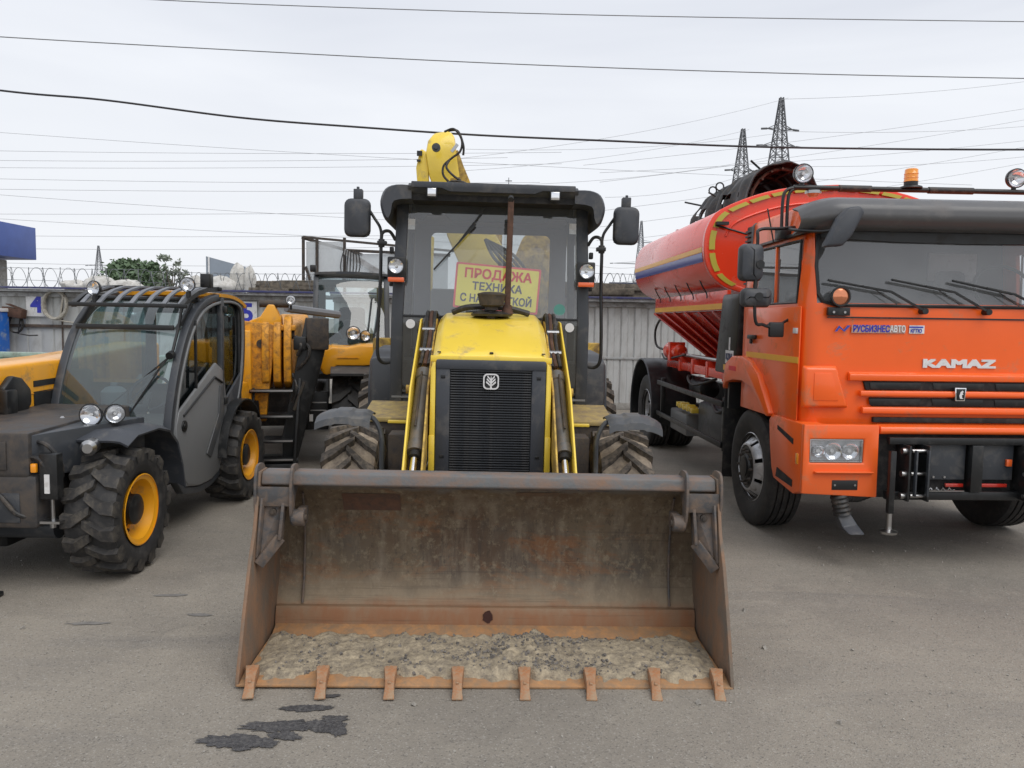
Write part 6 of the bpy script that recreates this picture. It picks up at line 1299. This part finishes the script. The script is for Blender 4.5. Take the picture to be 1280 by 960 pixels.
tree('broadleaf_tree','lighter thin branched tree just right of the dark bush',-26.6,60,6.3,1.3,1500,leafmat('leaf_grey',(.23,.26,.21)),5,'trees beyond the sheds',.2,.16)
tree('broadleaf_tree','low bush on the left shoulder of the dark green tree',-31.2,62,4.9,1.2,3500,leafmat('leaf_mid',(.15,.21,.13)),9,'trees beyond the sheds',.2,.18)
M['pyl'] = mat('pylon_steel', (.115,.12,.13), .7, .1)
M['pylf'] = mat('hazed_pylon_steel', (.17,.18,.20), .7, .3)  # paler copy for the far pylons, distance haze put into the colour
def pylon(x, y, h, wb, wt, arms, lab, m='pyl', t=.16, rz=0, tip=.12):
    o = thing('lattice_pylon', lab, 'pylon', (x,y,0), rz, 'electricity pylons beyond the yard')
    lv = [0]; z = 0
    while z < h*.96: z += max(h*.035, (h-z)*(.11 if m == 'pyl' else .17)); lv.append(min(z,h))
    W_ = lambda z: wb*(1-z/h)**1.0+tip*(z/h) if not wt else wb*(1-z/h)+wt*(z/h)
    for sx,sy in ((-1,-1),(1,-1),(1,1),(-1,1)):
        MB().bar((sx*W_(0)/2,sy*W_(0)/2,0),(sx*W_(h)/2,sy*W_(h)/2,h),t,t).build('leg', M[m], o)
    mb = MB()
    for a, b in zip(lv, lv[1:]):
        wa, wb_ = W_(a)/2, W_(b)/2
        for (p, q) in (((-1,-1),(1,-1)),((1,-1),(1,1)),((1,1),(-1,1)),((-1,1),(-1,-1))):
            mb.bar((p[0]*wa,p[1]*wa,a),(q[0]*wb_,q[1]*wb_,b),t*.4,t*.4); mb.bar((q[0]*wa,q[1]*wa,a),(p[0]*wb_,p[1]*wb_,b),t*.4,t*.4); mb.bar((p[0]*wb_,p[1]*wb_,b),(q[0]*wb_,q[1]*wb_,b),t*.5,t*.5)
    tag(mb.build('lattice_bracing', M[m], o, smooth=0), kind='stuff')
    for z, l in arms:
        for s_ in (-1,1):
            w0 = W_(z)/2
            MB().bar((s_*w0,-w0,z),(s_*l,0,z),t*.7,t*.7).bar((s_*w0,w0,z),(s_*l,0,z),t*.7,t*.7).bar((s_*w0*.9,0,z+h*.02),(s_*l,0,z),t*.6,t*.6).build('cross_arm', M[m], o)
            MB().tube([(s_*l,0,z),(s_*(l+1.2),0,z-.1)],t*.9,6).build('insulator', M[m], o)
    return o
def pix(u, v, Y):       # a point at distance Y on the line of sight, used only to place far things
    a, b = (u-640)/960, (480-v)/960; c, s = math.cos(R(1.1)), math.sin(R(1.1)); x = a*c-b*s; y = a*s+b*c
    P_ = math.atan(78/960); cp, sp = math.cos(P_), math.sin(P_); d = (x, cp+y*sp, y*cp-sp); k = Y/d[1]; return (d[0]*k, Y, 1.7+d[2]*k)
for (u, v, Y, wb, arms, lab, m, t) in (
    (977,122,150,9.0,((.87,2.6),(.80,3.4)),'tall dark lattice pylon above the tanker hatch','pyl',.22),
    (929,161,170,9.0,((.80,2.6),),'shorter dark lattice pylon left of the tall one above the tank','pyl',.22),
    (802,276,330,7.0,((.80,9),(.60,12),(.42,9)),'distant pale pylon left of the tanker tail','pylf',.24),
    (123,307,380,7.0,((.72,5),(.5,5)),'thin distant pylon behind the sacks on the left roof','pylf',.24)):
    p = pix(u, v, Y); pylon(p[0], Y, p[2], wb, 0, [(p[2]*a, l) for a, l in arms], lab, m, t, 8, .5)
o = thing('antenna_mast', 'slim distant mast top just above the middle of the loader roof', 'mast', (pix(636,222,120)[0],120,0))
hp_ = pix(636,222,120)[2]; MB().tube([(0,0,0),(0,0,hp_)],[.3,.06],6).build('mast', M['pyl'], o)
for z0 in (.5,1.1): MB().bar((-.5,0,hp_-z0),(.5,0,hp_-z0),.12,.12).build('mast_arm', M['pyl'], o)
# overhead wires, each a sagging line from far left to far right
wires = [
 (0,113,1280,187,9.0,.013,(600,168),'thick dark cable sagging across the sky above the loader boom'),
 (0,46,1280,98,14.0,.010,None,'thin grey wire second from the top of the picture'),
 (200,0,1280,27,14.0,.010,None,'thin grey wire at the very top of the picture')]
faint = [(0,157,900,212,1),(0,197,470,197,0),(0,220,500,226,0),(0,325,380,330,0),(0,185,520,189,0),(0,206,520,205,0),(0,233,520,236,0),(0,264,560,262,0),(0,291,470,292,0),(0,307,380,308,0),(0,270,560,300,0),(0,240,480,272,0),
 (560,199,977,124,2),(560,214,929,163,2),(760,226,1280,142,3),(760,262,1280,176,3),(760,282,1280,196,3),(760,215,1280,168,3),(750,300,960,262,2),(977,124,1280,94,2),(977,164,1280,150,2),(990,208,1280,188,2),(760,246,940,214,2),(740,330,830,322,2),
 (590,232,960,196,2),(740,205,1280,128,3),(590,186,977,165,2)]
def sag(a, b, s_, n=24):
    return [tuple(Vector(a).lerp(Vector(b), t/n) - Vector((0,0,s_*4*(t/n)*(1-t/n))) for t in [k])[0] for k in range(n+1) for t in [k]]
def wire(a, b, r, s_, lab, grp, m='cable'):
    o = MB().tube(sag(a, b, s_), r, 5).build('overhead_wire', M[m], None); tag(o, lab, 'wire', grp)
M['wire2'] = mat('grey_cable', (.20,.21,.22), .6); M['cable'] = mat('black_cable', (.03,.03,.035), .6); M['cablef'] = mat('hazed_line', (.36,.37,.39), .6, .0)  # last grey is lightened, so haze on the far lines sits in the colour
def ext(u0,v0,u1,v1,k0,k1): 
    du, dv = u1-u0, v1-v0; return (u0-du*k0, v0-dv*k0, u1+du*k1, v1+dv*k1)
def cable(px, Y, r, lab, m):
    o = MB().tube(bez([pix(u,v,Y) for u,v in px], 10), r, 6).build('overhead_wire', M[m], None); tag(o, lab, 'wire', 'overhead wires')
cable([(-260,78),(0,113),(130,125),(300,147),(450,159),(600,169),(760,176),(930,183),(1100,186),(1280,187),(1600,186)], 9.5, .0125, wires[0][-1], 'cable')
cable([(-260,28),(0,46),(320,64),(640,80),(960,91),(1280,98),(1600,103)], 14, .009, wires[1][-1], 'wire2')
cable([(-100,-18),(200,0),(480,11),(800,20),(1280,27),(1600,30)], 14, .008, wires[2][-1], 'wire2')
lft = sorted([f for f in faint if f[4] in (0,1)], key=lambda f: f[1]+f[3]); rgt = sorted([f for f in faint if f[4] in (2,3)], key=lambda f: f[1]+f[3])
ORD = ['topmost','second','third','fourth','fifth','sixth','seventh','eighth','ninth','tenth','eleventh','twelfth','thirteenth','fourteenth','fifteenth','sixteenth']
def wlab(f):
    k = lft.index(f) if f in lft else rgt.index(f)
    if f in lft: return 'faint power line, %s from the top across the left sky' % ORD[k] if k else 'faint power line, topmost of those across the left sky'
    return 'faint power line right of the loader roof, %s%s' % (ORD[k], ' from the top' if k else ' of its bunch')
for (a,b,c,d,e) in faint:
    k0 = .5 if a == 0 else (.0 if a in (977,990) else .02); k1 = .4 if c == 1280 else .02
    if a == 0: k1 = .35
    q = ext(a,b,c,d,k0,k1); Y0 = 110; Y1 = 110 if a == 0 else 150
    wire(pix(q[0],q[1],Y0), pix(q[2],q[3],Y1), .027, 1.2 if e else .5, wlab((a,b,c,d,e)), 'faint distant power lines', 'cablef')
